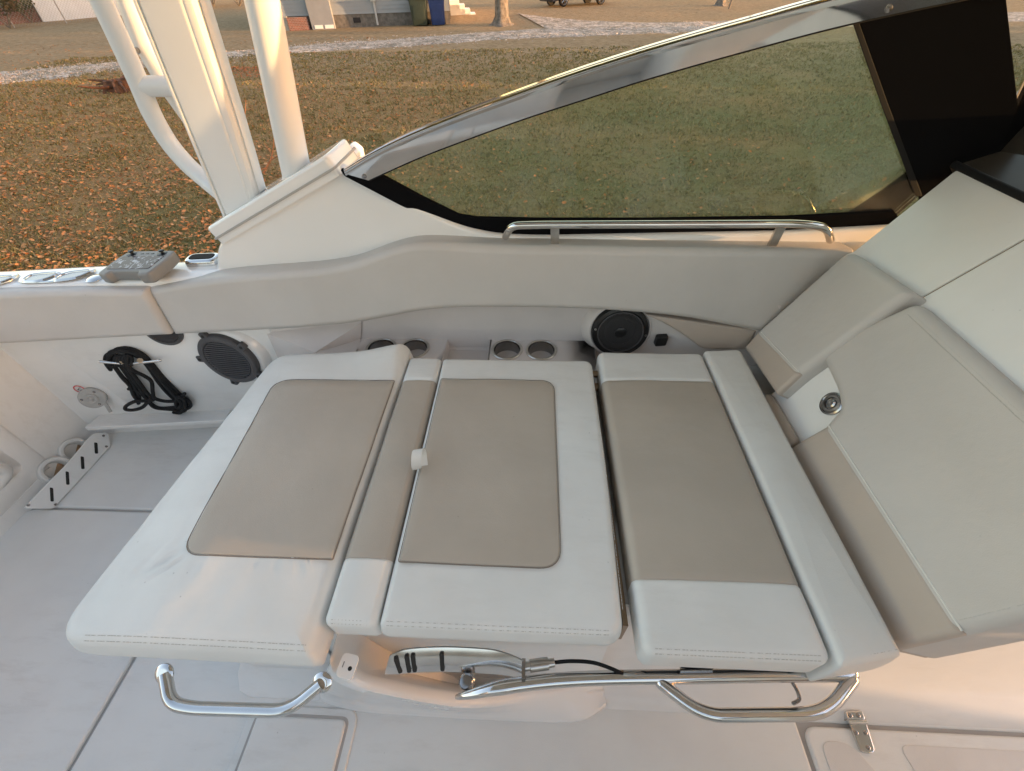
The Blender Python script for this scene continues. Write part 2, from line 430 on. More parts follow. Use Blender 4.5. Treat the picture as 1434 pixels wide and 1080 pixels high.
# hatch in the middle: gasket sheet, then lid, with a low lip around
lip = MB()
for ol, z in ((rrect(-.725, -.435, -1.1, .175, .035), .0045),): lip.slab(ol, XY, 0.0005, z, .004, 3)
lip.build('hatch_coaming', DECK, B)
MB().slab(rrect(-.705, -.455, -1.1, .158, .022), XY, .003, .0058, .0005, 1).build('hatch_gasket', GROOVE, B)
h2 = hatch('deck_hatch', -.699, -.461, -1.1, .152, [.004, .004, .018, .006], .011)
h3 = hatch('deck_hatch', .70, 2.4, -1.1, .188, [.004, .004, .004, .035], .001)
ns = MB().slab(rpoly([(.728, -1.1), (2.3, -1.1), (2.3, .160), (.915, .160), (.928, .105), (.905, .065), (.865, .065), (.835, .105), (.80, .160), (.728, .160)], [.0, .0, .0, .03, .03, .03, .03, .03, .03, .03], 6), XY, .0006, .003, .0015, 2)
ns.build('nonskid_pad', NONSKID, h3)
# hinge on that hatch
hg = [at(1188, 1012, z=.005), at(1212, 1012, z=.005), at(1225, 1053, z=.005), at(1216, 1056, z=.005), at(1205, 1053, z=.005)]
hin = MB().slab(rpoly([(p.x, p.y) for p in hg], [.003, .003, .008, .006, .008], 5), XY, .0012, .0085, .0018, 2).build('hinge', CHROME, h3, label='small stainless strap hinge with five screws')
hf = [at(1183, 996, z=.02), at(1207, 996, z=.02), at(1211, 1008, z=.02), at(1187, 1008, z=.02)]
MB().slab(rpoly([(p.x, p.y) for p in hf], .004, 4), XY, .002, .0235, .002, 2).build('fixed_leaf', CHROME, hin)
MB().tube([at(1187, 1010.5, z=.012), at(1212, 1010.5, z=.012)], .0065, 12).build('hinge_pin', CHROME, hin)
for p in ((1191, 1002), (1202, 1002), (1199, 1026), (1212, 1026), (1216, 1047)):
    zs_ = .0237 if p[1] < 1010 else .0087; c = at(*p, z=zs_); MB().disc_stack(c, (0, 0, 1), [(.0052, -.001), (.005, .0012), (.003, .002), (.0018, .0008)], 12).build('screw', DSTEEL, hin)

# ---- seat base: wall, plinth and side of the bow console
sb = MB()
prof = [(.275, .43), (.27, .30), (.262, .11), (.25, .04), (.225, .016), (.19, .004), (.185, -.004)]
sb.loft([[(x, y+dy, z) for y, z in prof]+[(x, .45, -.004), (x, .45, .43)] for x, dy in ((-.80, .05), (-.775, .012), (-.74, 0), (.18, 0))])
prof2 = [(.315, .435), (.31, .30), (.298, .10), (.28, .045), (.262, .03), (.23, .022), (.205, .006), (.2, -.004)]
sb.loft([[(x, y, z) for y, z in prof2]+[(x, .5, -.004), (x, .5, .435)] for x in (.1805, .6, 1.2, 2.2)])
sb.box(-.78, .65, .451, 1.05, .06, .405)
sb.build('seat_base', LINER, B)
# recessed lid in the base wall below the aft cushion
fr = frame((-.70, .262, .12), (1, 0, 0), (0, .05, 1))
MB().slab(rrect(0, .21, -.06, .13, .02), fr, 0, .006, .003).build('base_panel', LINER, B)
# moulded pod with the scoop for the pivot mechanism
pod = MB()
lipc = [at(467, 905, z=.405), at(463, 938, z=.385), at(500, 962, z=.35), at(552, 975, z=.29), at(600, 984, z=.235), at(646, 990, z=.18), at(690, 988, z=.13), at(740, 980, z=.085), at(800, 972, z=.055), at(845, 964, z=.03)]
flo = [at(452, 975, z=.03), at(452, 983, z=.012), at(500, 996, z=.006), at(552, 1001, z=.004), at(600, 1004, z=.004), at(646, 1007, z=.004), at(690, 1009, z=.004), at(740, 1011, z=.004), at(810, 1011, z=.004), at(848, 990, z=.004)]
for b_ in flo: b_.z += .009
flo[0].y = max(flo[0].y, lipc[0].y-.02)
rings = []
for i, (a, b) in enumerate(zip(lipc, flo)):
    ins = Vector((.016, .030, 0)) if i > 1 else Vector((.03, .05, 0))
    t = i/9
    back = .262
    low = max(a.z-.11-.08*math.sin(math.pi*t), .02)
    r_ = [Vector((b.x, b.y, -.003)), b, b+Vector((0, .006, .008)), a*.35+b*.65+Vector((0, .006, 0)), a*.8+b*.2+Vector((0, .002, 0)), a+Vector((0, 0, -.006)), a+Vector((0, .004, -.001)), a+Vector((0, .010, .001)), a+Vector((0, .022, 0))]
    if i <= 1: r_ += [Vector((a.x, a.y+.05, a.z)), Vector((a.x, back, a.z)), Vector((a.x, back+.03, a.z))]
    else: r_ += [Vector((a.x, a.y+.03, a.z-.012)), Vector((a.x+.01, max(a.y+.045, .235), low)), Vector((a.x+.01, back+.03, low))]
    rings.append(r_)
R_ = []
for k in range(len(rings[0])): R_.append(spline([r_[k] for r_ in rings], 6))
rings = [[R_[k][j] for k in range(len(R_))] for j in range(len(R_[0]))]
pod.loft(rings, closed=False, cap0=False, cap1=False)
podo = pod.build('pivot_pod', GEL, B, 50, label='glossy white moulded pod with scooped recess below the lounge')
c = at(487, 933, z=.409); frs = frame(c, (.9, -.12, -.18), (.2, 1, .1))
sw = MB().slab(rrect(-.017, .017, -.021, .021, .010), frs, -.006, .0022, .0012).build('switch_plate', GEL, podo)
MB().disc_stack(frs(.006, -.003, .0022), frs(0, 0, 1)-frs(0, 0, 0), [(.004, -.001), (.004, .0006), (.002, .001)], 14).build('screw', DARK, sw)
MB().slab(rrect(-.010, -.008, -.004, .006, .0003), frs, .0022, .003, .0002, 1).build('icon', GREYP, sw)
# pivot mechanism: slotted quadrant, knob, clevis and cable
def band_pts(pxs, z): return [at(*p, z=z) for p in pxs]
topc = spline(band_pts([(546, 917), (562, 910), (585, 906.5), (620, 905), (655, 906), (690, 909), (715, 916), (733, 924)], .412), 6)
botc = spline(band_pts([(539, 943), (560, 942), (585, 940), (620, 939), (655, 940), (690, 942), (715, 945), (731, 948)], .360), 6)
bd = MB(); rr_ = []
for a, b in zip(topc, botc):
    dv = (b-a); nrm = Vector((0, -1, .3)).normalized()*.003
    rr_.append([a, a+nrm*.9, a*.8+b*.2+nrm*2.2, a*.5+b*.5+nrm*3., a*.2+b*.8+nrm*2.2, b+nrm*.9, b, a*.5+b*.5])
bd.loft(rr_)
MB().tube(botc, .0028, 8).build('quadrant_shade', DSTEEL, B)  # dark tube stands in for the shade under the band
q_ = bd.build('pivot_quadrant', QUAD, B, 50, label='polished steel quadrant band with dark slots')
for x in (557, 572.5, 580.5, 620):
    # find the place along the band
    best = min(range(1, len(topc)-1), key=lambda i: abs((lambda c: CX+F*c[0]/c[2])(ROT.T@(np.array(topc[i]*.5+botc[i]*.5)-CAM))-x))
    a, b = topc[best], botc[best]; t = (topc[best+1]-topc[best-1]).normalized()
    f_ = frame(a*.5+b*.5, t, (a-b)); f2 = f_
    w = .0065 if (f_(0, 0, 1)-f_(0, 0, 0)).y < 0 else -.0065
    L_ = (a-b).length*.36
    MB().loft([[f_(u, v, w*k2) for u, v in rrect(-.0042, .0042, -L_, L_, .004, 4)] for k2 in (.3, 1.5)]).build('slot', DARK, q_)
MB().disc_stack(at(655, 953, z=.335), (0, -.25, 1), [(.004, -.05), (.007, -.045), (.007, -.012), (.0145, -.012), (.0150, .0), (.0150, .010), (.0125, .013), (.0105, .013), (.0105, .017), (.0145, .018), (.0145, .030), (.0115, .034), (.004, .036)], 28).build('adjusting_knob', DSTEEL, B)
pa, pb = at(733, 934, z=.40), at(776, 928, z=.395)
MB().tube([pa, pa.lerp(pb, .2), pa.lerp(pb, .21), pa.lerp(pb, .8), pa.lerp(pb, .81), pb], [.0085, .0085, .0115, .0115, .008, .008], 20).build('cable_clevis', BRUSH, B)
MB().box(pa.x-.003, pa.x+.004, pa.y-.022, pa.y+.012, .355, .412).build('clevis_bracket', DSTEEL, B)
MB().tube([at(775, 928, z=.395), at(800, 926, z=.40), at(830, 928, z=.405), at(855, 936, z=.402), at(872, 944, z=.395)], .0035, 10, smooth=6).build('cable', RUBBER, B)
# flip frame: long tube with the loop handle
tz = .385
tp = [at(640, 976, z=tz-.035), at(655, 973, z=tz-.02), at(690, 965, z=tz), at(735, 957.5, z=tz), at(790, 952, z=tz), at(860, 949, z=tz), at(960, 947.5, z=tz), at(1080, 945.5, z=tz), at(1192, 944.5, z=tz)]
ts = spline([Vector(p) for p in tp], 6); rsx = [.0045+.0085*min(1, i/14) for i in range(len(ts))]
MB().tube(ts, rsx, 18, round_end=True).build('flip_frame_tube', CHROME, B, 60, label='long stainless tube along the lounge edge')
hp = fillet([at(926, 957, z=tz), at(984, 1002, z=tz), at(1156, 1000, z=tz), at(1193, 953, z=tz)], .055, 9)
MB().tube(hp, .0118, 18, round_end=True).build('loop_handle', CHROME, B, 60)
lp = fillet([at(1107, 952, z=tz-.01), at(1116, 966, z=tz-.02), at(1121, 980, z=tz-.03), at(1111, 985, z=tz-.03)], .015)
MB().tube(lp, .0035, 10, round_end=True).build('latch_rod', DSTEEL, B)
MB().box(at(955, 940, z=.40).x, at(1000, 940, z=.40).x, .215, .24, .39, .425).build('frame_bracket', DSTEEL, B)
MB().box(.24, .56, .235, .29, .40, .428).build('frame_channel', BLACK, B)
# aft grab handle
ha = [at(231, 944, z=.40), at(238, 985, z=.385), at(268, 992, z=.383), at(404, 996, z=.383), at(450, 957, z=.40)]
MB().tube(fillet(ha, .05, 9), .0118, 18).build('grab_handle', CHROME, B, 60, label='stainless U-shaped grab handle below the aft cushion')
for p in ((231, 943), (452, 955)):
    MB().disc_stack(at(*p, z=.398), (0, -.6, .8), [(.019, 0), (.019, .003), (.014, .006), (.01, .006)], 24).build('handle_flange', CHROME, B)
# cross tube, platform and dark gap between middle and forward cushions
MB().box(.19, .20, .27, 1.0, .36, .45).build('seat_hinge_plate', BROWNM, B)
MB().tube([(.15, .978, .47), (.26, .978, .47)], .011, 14).build('cross_tube', BROWNM, B)  # brown metal has the tubes' warm highlight put into its colour
MB().tube([(.15, .94, .45), (.26, .94, .45)], .013, 14).build('cross_tube', BROWNM, B)

# ---- inner side of the hull: side wall, aft bulkhead, ledge, recess
def wy(x): return 1.13+.1*(x+1.3)
sw_ = MB()
xs = [-1.99, -1.86, -1.6, -1.3, -1.0]
sw_.loft([[(x, wy(x)+.012*(1-min(1, z/.05))*-1, z) for z in (-.01, .0, .012, .03, .06, .3, .67)]+[(x, wy(x)+.12, .67), (x, wy(x)+.12, -.01)] for x in xs])
sw_.build('side_liner', LINER, B)
# raised moulded field on the side wall
fA = frame((-1.87, wy(-1.87), 0), (1, .1, 0), (0, 0, 1))
fld = MB().loft([[fA(u, v, .0+w) for u, v in inset([(.28, .045), (.62, .045), (.95, .045), (.95, .56), (.16, .56)], d)] for w, d in ((-.002, -.012), (.008, 0.), (.010, .004))])
fld.build('wall_field', LINER, B)
ab = MB()
BX = -1.862
def bulk(y0, y1, zs):
    ab.loft([[(BX+.02*(1-min(1, z/.05))-.02*max(0, z-.1), y, z) for z in zs]+[(BX-.15, y, zs[-1]), (BX-.15, y, zs[0])] for y in (y0, y1)])
bulk(-1.15, .40, (-.01, 0., .012, .03, .06, .3, .67)); bulk(.865, wy(BX)+.05, (-.01, 0., .012, .03, .06, .3, .67)); bulk(.40, .865, (-.01, 0., .012, .03, .04)); bulk(.40, .865, (.45, .67))
ab.build('aft_bulkhead', LINER, B)
lg = MB(); fL = frame((-1.80, wy(-1.80), .0), (1, .1, 0), (0, -1, 0))
sh = at(150, 575, z=.10)
lg.slab(rpoly([(.02, 0), (.56, 0), (.56, .068), (.0, .068)], [.0, .0, .002, .012]), lambda u, v, w: fL(u, v, -w), .086, .102, .004, 4)
lg.build('rope_ledge', LINER, B)
# round fittings
def w_at(px, py, off=0.):
    d = Vector((-.0995, .995, 0)); return onp(px, py, Vector((-1.3, 1.13, 0))-d*off, d)
WN = Vector((.0995, -.995, 0))
FN = Vector((.42, -.87, .26)).normalized(); FC = w_at(130, 557, .02)
vt = MB().disc_stack(FC, FN, [(.040, -.03)]+ [(.043, 0), (.043, .006), (.039, .009), (.022, .010), (.021, .016), (.016, .018), (.009, .014), (.004, .02), (.003, .02)], 36).build('washdown_fitting', VENT, B, 30)
for k in range(3):
    a = rad(70+120*k); fx = FN.orthogonal().normalized(); fy = FN.cross(fx); p = FC+FN*.009+fx*math.cos(a)*.031+fy*math.sin(a)*.031
    MB().disc_stack(p, FN, [(.005, 0), (.004, .003), (.002, .001)], 10).build('screw', DSTEEL, vt)
MB().disc_stack(at(152, 584, z=.03), (0, -.9, .4), [(.035, 0), (.035, .005), (.03, .008), (.012, .009), (.01, .005)], 30).build('drain_fitting', VENT, B, 30)
MB().tube([w_at(146, 563, .02), w_at(155, 577, .035)], .006, 10).build('washdown_stem', VENT, B)
# round caution label: red ring, hand-like mark
cl_ = w_at(112, 545, .002)
lab = MB().disc_stack(cl_, WN, [(.021, -.001), (.021, .0008), (.0205, .001)], 30).build('caution_label', PLASTW, B)
ringp = [cl_+WN*.0012+Vector((math.cos(q), math.cos(q)*.1, math.sin(q)))*.0185 for q in [2*math.pi*k/30 for k in range(30)]]
MB().tube(ringp, .0022, 6, closed=True).build('label_ring', RED, lab)
pic = MB()
for a, b in (((-.009, -.002), (.004, .008)), ((-.009, -.002), (.008, -.004)), ((.004, .008), (.009, .006)), ((-.004, -.008), (.004, -.008))):
    pic.tube([cl_+WN*.0012+Vector((a[0], a[0]*.1, a[1])), cl_+WN*.0012+Vector((b[0], b[0]*.1, b[1]))], .0016, 6)
pic.build('label_symbol', DSTEEL, lab)
# rod rack in the corner: leaning plate with four slots
pn = Vector((.82, 0, .57)); p0 = Vector((-1.752, .7, .0))
rk_o = frame(p0, (0, 1, 0), (-.57, 0, .82))
def rk(px, py): return rk_o.inv(onp(px, py, p0, pn))
opx = [(74, 713), (154, 626), (150, 607), (130, 607.5), (122, 615), (93, 650), (67, 676), (31, 713)]
ro = [rk(*p) for p in opx]
slots = [[(119, 643), (124, 643), (123, 626), (118, 626)]]
plate = MB().slab(rpoly(ro, [.008, .01, .012, .012, .01, .03, .01, .012], 5), rk_o, .004, .014, .004, 3).build('rod_rack', LINER, B, label='white plate with four upright slots in the aft corner')
for cx_, cy_, hh in ((132.5, 629, 8), (113.5, 649.5, 9), (92.5, 671, 9.5), (70.5, 694, 10)):
    q = [rk(cx_-2.6, cy_-hh), rk(cx_+2.2, cy_-hh+1), rk(cx_+3.2, cy_+hh), rk(cx_-1.6, cy_+hh)]
    MB().slab(rpoly(q, .004, 4), rk_o, .010, .0146, .0003, 1).build('slot', DARK, plate)
for p in ((143, 612), (147, 627), (76, 708), (38, 709)):
    u, v = rk(*p); MB().disc_stack(rk_o(u, v, .014), pn, [(.005, -.001), (.0045, .002), (.002, .001)], 10).build('screw', DSTEEL, plate)
for px, py in ((107, 631), (80, 658)):
    c = at(px, py, x=-1.825); n_ = Vector((.8, -.1, .55))
    c = c
    tubeo = MB().disc_stack(c, n_, [(.052, -.10), (.052, .0), (.05, .006), (.045, .009), (.037, .007), (.034, .0), (.033, -.04), (.001, -.045)], 40).build('rod_tube', PLASTW, B)
    MB().disc_stack(c-n_.normalized()*.03, n_, [(.0325, -.004), (.0325, .0), (.001, .0)], 30).build('tube_bore', BROWNM, tubeo)
# framed pocket in the bulkhead at the far left
fp = frame((-1.868, 0, 0), (0, 1, 0), (0, 0, 1))
pocket = MB()
ol = rrect(.38, .885, .028, .46, .055, 8); il = rrect(.455, .822, .105, .385, .03, 8)
rg = [[fp(u, v, w) for u, v in o_] for o_, w in ((inset(ol, -.006), -.012), (ol, .002), (inset(ol, .004), .006), (inset(ol, .012), .008), (inset(il, -.008), .008), (il, .003), (inset(il, .01), -.05), (inset(il, .02), -.075), (inset(il, .06), -.08))]
pocket.loft(rg, True, False, True)
pko = pocket.build('livewell_pocket', LINER, B, label='framed recess in the aft bulkhead at the edge of the deck')
MB().disc_stack(fp(.862, .335, .008), (1, 0, 0), [(.007, -.001), (.006, .003), (.003, .004)], 14).build('screw', DSTEEL, pko)
MB().tube([fp(.70, .10, -.02), fp(.775, .135, .0), fp(.76, .20, .01), fp(.70, .24, -.02)], .018, 14, smooth=6, round_end=True).build('pull_handle', PLASTW, pko)
# ---- gunwale, hull side, coaming wing
def gin(x): return 1.135+.1*(x+1.22)
def gout(x): return 1.29+.118*(x+1.087)
gx = [-2.8, -2.2, -1.7, -1.3, -.93]
gw = MB(); rg = []
for x in gx:
    yi, yo = gin(x), gout(x)
    pr = [(yi, .56), (yi, .685)]+[(yi+.015*(1-math.cos(rad(q))), .685+.015*math.sin(rad(q))) for q in (30, 60, 90)]+[(yo-.03+.03*math.sin(rad(q)), .67+.03*math.cos(rad(q))) for q in (0, 30, 60, 90)]+[(yo+.004, .60), (yo, .56)]
    rg.append([(x, y, z) for y, z in pr])
gw.loft(rg); gun = gw.build('gunwale', GEL, B)
hl = MB(); rg = []
for x, yo, k in ((-2.8, 1.09, 1.), (-1., 1.30, 1.), (.6, 1.40, 1.), (2., 1.2, .95), (3.2, .7, .8), (3.9, .06, .6)):
    z0 = .62 if x < -.9 else .68
    rg.append([(x, s_*y_*1., z_) for s_, y_, z_ in ((1, yo, z0), (1, yo+.0, .3), (1, yo*.93, -.25), (1, yo*.5, -.55), (1, .0, -.75), (-1, yo*.5, -.55), (-1, yo*.93, -.25), (-1, yo, .3), (-1, yo, z0))])
hl.loft(rg, closed=False, cap0=False, cap1=False).build('hull', GEL, B)
# starboard side of the cockpit, mostly behind the photographer
st = MB(); st.box(-2.8, 2.6, -1.42, -1.16, -.02, .70); st.build('starboard_side', LINER, B)
# fittings set into the gunwale
def oval(pxs, z): return [tuple(at(*p, z=z))[:2] for p in pxs]
def rodholder(name, ol, cups, label):
    m = MB().slab(rpoly(ol, .03, 8), XY, .698, .7062, .004, 3); o = m.build(name, CHROME, B, label=label)
    for pts in cups:
        p = rpoly(pts, .035, 8)
        r = [[(u, v, z) for u, v in inset(p, d)] for d, z in ((-.006, .706), (-.003, .7105), (.0, .7115), (.003, .7095), (.004, .7068))]
        MB().loft(r, True, False, True).build('cup_rim', CHROME, o)
        MB().slab(inset(p, .0045), XY, .7068, .7078, .0003, 1).build('cup_bore', DSTEEL, o)
rodholder('rod_holder', oval([(22, 398), (70, 397.5), (112, 391), (136, 380), (132, 376), (80, 379), (38, 383)], .7),
          [oval([(76, 393), (108, 389), (129, 379.5), (126, 378), (98, 381), (80, 387)], .708), oval([(30, 394), (54, 393.5), (72, 388), (84, 381.5), (62, 382.5), (42, 385)], .708)], 'polished oval flange with two side by side cup openings in the gunwale')
rodholder('rod_holder', oval([(-60, 404), (0, 400), (24, 391), (29, 384), (10, 384), (-50, 388)], .7), [oval([(-30, 401), (0, 396), (18, 389), (20, 386), (-5, 387), (-30, 391)], .708)], 'polished oval rod holder cut by the photo edge')
cb = at(287, 367, z=.70); fc = frame(cb, (1, .1, 0), (-.1, 1, 0))
co = MB().slab(rrect(-.055, .055, -.032, .032, .03, 8), fc, 0, .020, .010, 5).build('flush_cleat', CHROME, B, label='chrome pull-up cleat by the tower foot')
MB().slab(rrect(-.04, .04, -.018, .018, .016, 6), fc, .0195, .0215, .0008, 1).build('cleat_recess', RUBBER, co)
bt = at(130+4, 390.5, z=.70)
MB().disc_stack(at(133, 391, z=.70), (0, 0, 1), [(.024, 0), (.024, .003), (.018, .007), (.008, .009)], 26).build('gunwale_button', CHROME, B)

WP = Vector((0, 1.22, .9)); WN2 = Vector((0, -1, .06))
def w2(px, py): p = onp(px, py, WP, WN2); return (p.x, p.z)
wing = [w2(302, 392), w2(303, 352), w2(313, 327), w2(462, 228), w2(481, 238), w2(520, 258), w2(560, 276), w2(605, 300), w2(650, 320), w2(700, 331), w2(760, 333), w2(1100, 326), w2(1262, 316), (1.12, .95), (1.7, .97), (1.7, .6), (-.6, .45), (-.62, .40), (-.98, .40), (-1.04, .6)]  # unseen forward end is raised to block the low sun
wing = rpoly(wing, [.02, .02, .02, .015, .012, .05, .05, .06, .06, .05, .03, .05, .01, .01, 0, 0, 0, 0, 0, .01], 5)
fw = lambda u, v, w: Vector((u, 1.22-w+.06*(v-.9), v))
MB().slab(wing, fw, -.035, 0., .012, 5).build('coaming_wing', GEL, B, label='white moulded wing rising from the gunwale to the tower foot')
# tower foot plate on the wing
fb = [w2(304, 392), w2(305, 352), w2(315, 329), w2(462, 230), w2(476, 240), w2(486, 290), (-.45, .66), (-1.03, .60)]
MB().slab(rpoly(fb, .008, 3), fw, -.22, -.02, .006, 3).build('tower_pedestal', GEL, B)
MB().loft([[(x, 1.24, .80-.01), (x, 1.30, .765), (x, 1.37+.02*(x+.45)*(x<.6), .725), (x, 1.41, .66), (x, 1.30, .60)] for x in (-.50, 0., .6, 1.3, 2.0)], False, False, False).build('side_deck', GEL, B)
a_, b_ = Vector((-.985, 1.215, .812)), Vector((-.548, 1.215, 1.012))
ff = frame(a_, b_-a_, (0, 1, 0)); LL = (b_-a_).length
foot = MB().slab(rpoly([(-.005, -.008), (LL+.005, -.008), (LL+.005, .17), (-.005, .17)], [.02, .02, .03, .03], 6), ff, -.03, .026, .010, 4).build('tower_foot', GEL, B)
MB().slab(rpoly([(-.009, -.012), (LL+.009, -.012), (LL+.009, .178), (-.009, .178)], .02, 6), ff, -.012, -.006, .001, 1).build('foot_gasket', GROOVE, B)
# ---- tower legs
def pl(px, py, y): return at(px, py, y=y)
def leg_axis(p0, p1, t): return p0+(p1-p0)*t
# main leg: wide aluminium extrusion with rolled edges
b0, b1 = pl(319, 303, 1.275), pl(369, 270, 1.275); t0, t1 = pl(195, 0, 1.275), pl(287, 0, 1.275)
prof = []
W2, T = .5, .024
raw = [(-.5, 0), (-.5, -.019), (-.485, -.0255), (-.465, -.0275), (-.43, -.0275), (-.418, -.0215), (-.392, -.0215), (-.38, -.0275), (-.2, -.0285), (.2, -.0285), (.235, -.0285), (.26, -.0265), (.30, -.0275), (.38, -.024), (.43, -.0165), (.445, -.0085), (.458, -.0085), (.47, -.0125), (.492, -.006), (.5, 0)]
prof = raw+[(-u, -v) for u, v in raw[1:-1]]
rg = []
for t in (0, .1, .25, .5, .75, 1., 1.35, 1.9, 2.5):
    c0 = b0+(t0-b0)*t; c1 = b1+(t1-b1)*t; c = (c0+c1)*.5; ud = (c1-c0); ud.z *= (1-min(1, t*3)); 
    wd = (c1-c0).length if t > 0 else (c1-c0).length
    hx = Vector((1, 0, (b1-b0).normalized().z*max(0, 1-t*2.5)*1.3)) * ((c1.x-c0.x))
    rg.append([c+hx*u+Vector((0, v, 0)) for u, v in prof])
leg = MB().loft(rg).build('tower_leg', POWDER, B, 28, label='wide white extruded leg with grooved edges')
MB().slab(rrect(-.085, .085, -.045, .045, .02, 5), frame((b0+b1)/2+Vector((.0, 0, -.003)), (b1-b0), (0, 1, 0)), -.02, .007, .004, 3).build('leg_flange', POWDER, B)
# forward round pole
p0, p1 = pl(417, 250, 1.285), pl(367, 0, 1.285)
MB().tube([p0-(p1-p0)*.06, p0+(p1-p0)*.3, p1, p0+(p1-p0)*2.4], [.0405, .0395, .038, .037], 28).build('tower_pole', POWDER, B, label='round white pole in front of the wide tower leg')
fo = p0-(p1-p0)*.02
MB().disc_stack(fo, (p1-p0), [(.056, -.03), (.056, -.010), (.0535, -.006), (.047, -.004), (.0445, .003), (.0425, .005), (.0405, .014)], 30).build('pole_collar', POWDER, B)
# curved brace and its cross piece, back tube
br = [pl(345, 300, 1.285), pl(306, 268, 1.30), pl(288, 253, 1.315), pl(262, 230, 1.33), pl(236, 199, 1.34), pl(213, 160, 1.34), pl(196, 120, 1.34), pl(180, 84, 1.34), pl(160, 40, 1.34), pl(141, 0, 1.34)]
br.append(br[-1]+(br[-1]-br[-2])*8)
MB().tube(br, .0245, 20, smooth=8).build('curved_brace', POWDER, B, label='curved white tube bending down to the tower leg')
MB().tube([pl(196, 121, 1.34), pl(248, 121, 1.36)], .0245, 20).build('brace_crosspiece', POWDER, B)
bk = [pl(345, 290, 1.42), pl(282, 180, 1.42), pl(240, 120, 1.42), pl(206, 60, 1.42), pl(184, 0, 1.42)]
bk.append(bk[-1]+(bk[-1]-bk[-2])*6)
MB().tube(bk, .034, 20).build('tower_back_tube', POWDER, B)
q = pl(189, 71, 1.375)
MB().disc_stack(q, (0.2, -1, .1), [(.008, -.01), (.008, .004), (.004, .006)], 14).build('tower_bolt', DSTEEL, B)

# ---- recess with cup holders
rc = MB()
YB = 1.187
rc.loft([[(x, YB, .645), (x, YB-.002, .47), (x, YB-.008, zt+.008), (x, YB-.016, zt), (x, YB-.15, zt)] for x, zt in ((-.66, .40), (.70, .40))], closed=False, cap0=False, cap1=False)
rc.loft([[(x, 1.04, .40), (x, 1.04, .36)] for x in (-.66, .7)], closed=False, cap0=False, cap1=False)
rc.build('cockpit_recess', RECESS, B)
def cup_box(x0, x1, cxs, cy, z, taper=0.):
    m = MB(); y0, y1 = 1.03, YB-.004; r = .046; h = min(.058, (y1-cy)*.98)
    segs = []; cur = x0
    for c in cxs: segs += [(cur, c-h, None), (c-h, c+h, c)]; cur = c+h
    segs.append((cur, x1, None))
    for a, b, c in segs:
        if c is None:
            m.add([(a, y0, z), (b, y0, z), (b, y1, z), (a, y1, z)], [(0, 1, 2, 3)])
        else:
            m.add([(a, y0, z), (b, y0, z), (b, cy-h, z), (a, cy-h, z)], [(0, 1, 2, 3)]); m.add([(a, cy+h, z), (b, cy+h, z), (b, y1, z), (a, y1, z)], [(0, 1, 2, 3)])
            n = 40; ci = []; sq = []
            for k in range(n):
                q = 2*math.pi*k/n; cs, sn = math.cos(q), math.sin(q); ci.append((c+r*cs, cy+r*sn, z)); s_ = h/max(abs(cs), abs(sn)); sq.append((c+s_*cs, cy+s_*sn, z))
            m.loft([sq, ci], True, False, False)
    e = .004
    pr = [(x0, z), (x0-e, z-.002), (x0-e*1.5, z-.012), (x0-e*2, .395)]
    m.loft([[(x, y, zz) for x, zz in pr] for y in (y0, y1)], False, False, False)
    pr = [(x1, z), (x1+e, z-.002), (x1+e*1.5, z-.012), (x1+e*2, .395)]
    m.loft([[(x, y, zz) for x, zz in pr] for y in (y0, y1)], False, False, False)
    m.add([(x0, y0, z), (x1, y0, z), (x1, y0, .39), (x0, y0, .39)], [(0, 1, 2, 3)])
    m.add([(x0, y1, z), (x1, y1, z), (x1, y1+.01, z+.006), (x0, y1+.01, z+.006)], [(0, 1, 2, 3)])
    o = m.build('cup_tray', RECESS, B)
    for c in cxs:
        cup = MB().disc_stack((c, cy, z), (0, 0, 1), [(.0455, .003), (.0445, -.002), (.0435, -.03), (.0425, -.070), (.039, -.077), (.001, -.078)], 44)
        cup.f = cup.f[:-2]+[cup.f[-1]]
        co_ = cup.build('cup_holder', CUPM, B, label='steel cup holder sunk in the recess tray')
        MB().disc_stack((c, cy, z), (0, 0, 1), [(.0545, -.002), (.0545, .002), (.0525, .0038), (.0475, .0042), (.0452, .002), (.0452, -.004)], 44).ring().build('rim', BRUSH, co_)
CUPM = mat('cup_steel', (.46, .45, .44), .14, 1., var=.3, vscale=14, rvar=.05)
cup_box(-.612, -.305, [at(533, 489, z=.44).x, at(580, 488, z=.44).x], 1.128, .44)
cup_box(-.146, .215, [at(710, 490, z=.44).x, at(758, 491, z=.44).x], 1.128, .44)
# chamfered left end of the recess
P1, P2, P3, P4 = at(372, 462, y=1.175), at(506, 452, y=1.18), at(441, 494, z=.44), Vector((-.617, 1.178, .44))
P1.y = 1.16
lo = Vector((0, 0, -.25))
cw = MB().add([P1, P2, P3, P4, P1+Vector((-.02, .0, -.25)), P3+Vector((-.02, 0, -.2)), P4+Vector((0, 0, -.05)), P2+Vector((0, .05, .1)), P1+Vector((0, .06, .1)), (P3.x+.1, 1.03, .44), P4+Vector((.02, -.15, 0))],
              [(0, 2, 1), (1, 2, 3), (0, 4, 5, 2), (0, 1, 7, 8), (2, 9, 10, 3)])
cw.build('recess_chamfer', RECESS, B, 20)
# forward speaker boss and 12 V socket
SPC = at(868, 463, y=1.150)
boss = MB().disc_stack(SPC, (0, -1, .12), [(.135, -.06), (.118, -.02), (.106, -.003), (.102, .001), (.097, .001), (.094, -.003)], 48).build('speaker_boss', RECESS, B)
wallR = MB().loft([[(x, yb, .64), (x, yb-.005, .47), (x, yb-.012, .43), (x, yb-.03, .405), (x, yb-.14, .40)] for x, yb in ((.20, 1.186), (.24, 1.175), (.30, 1.166), (.48, 1.15), (.75, 1.11))], False, False, False)
wallR.build('recess_wall', RECESS, B)

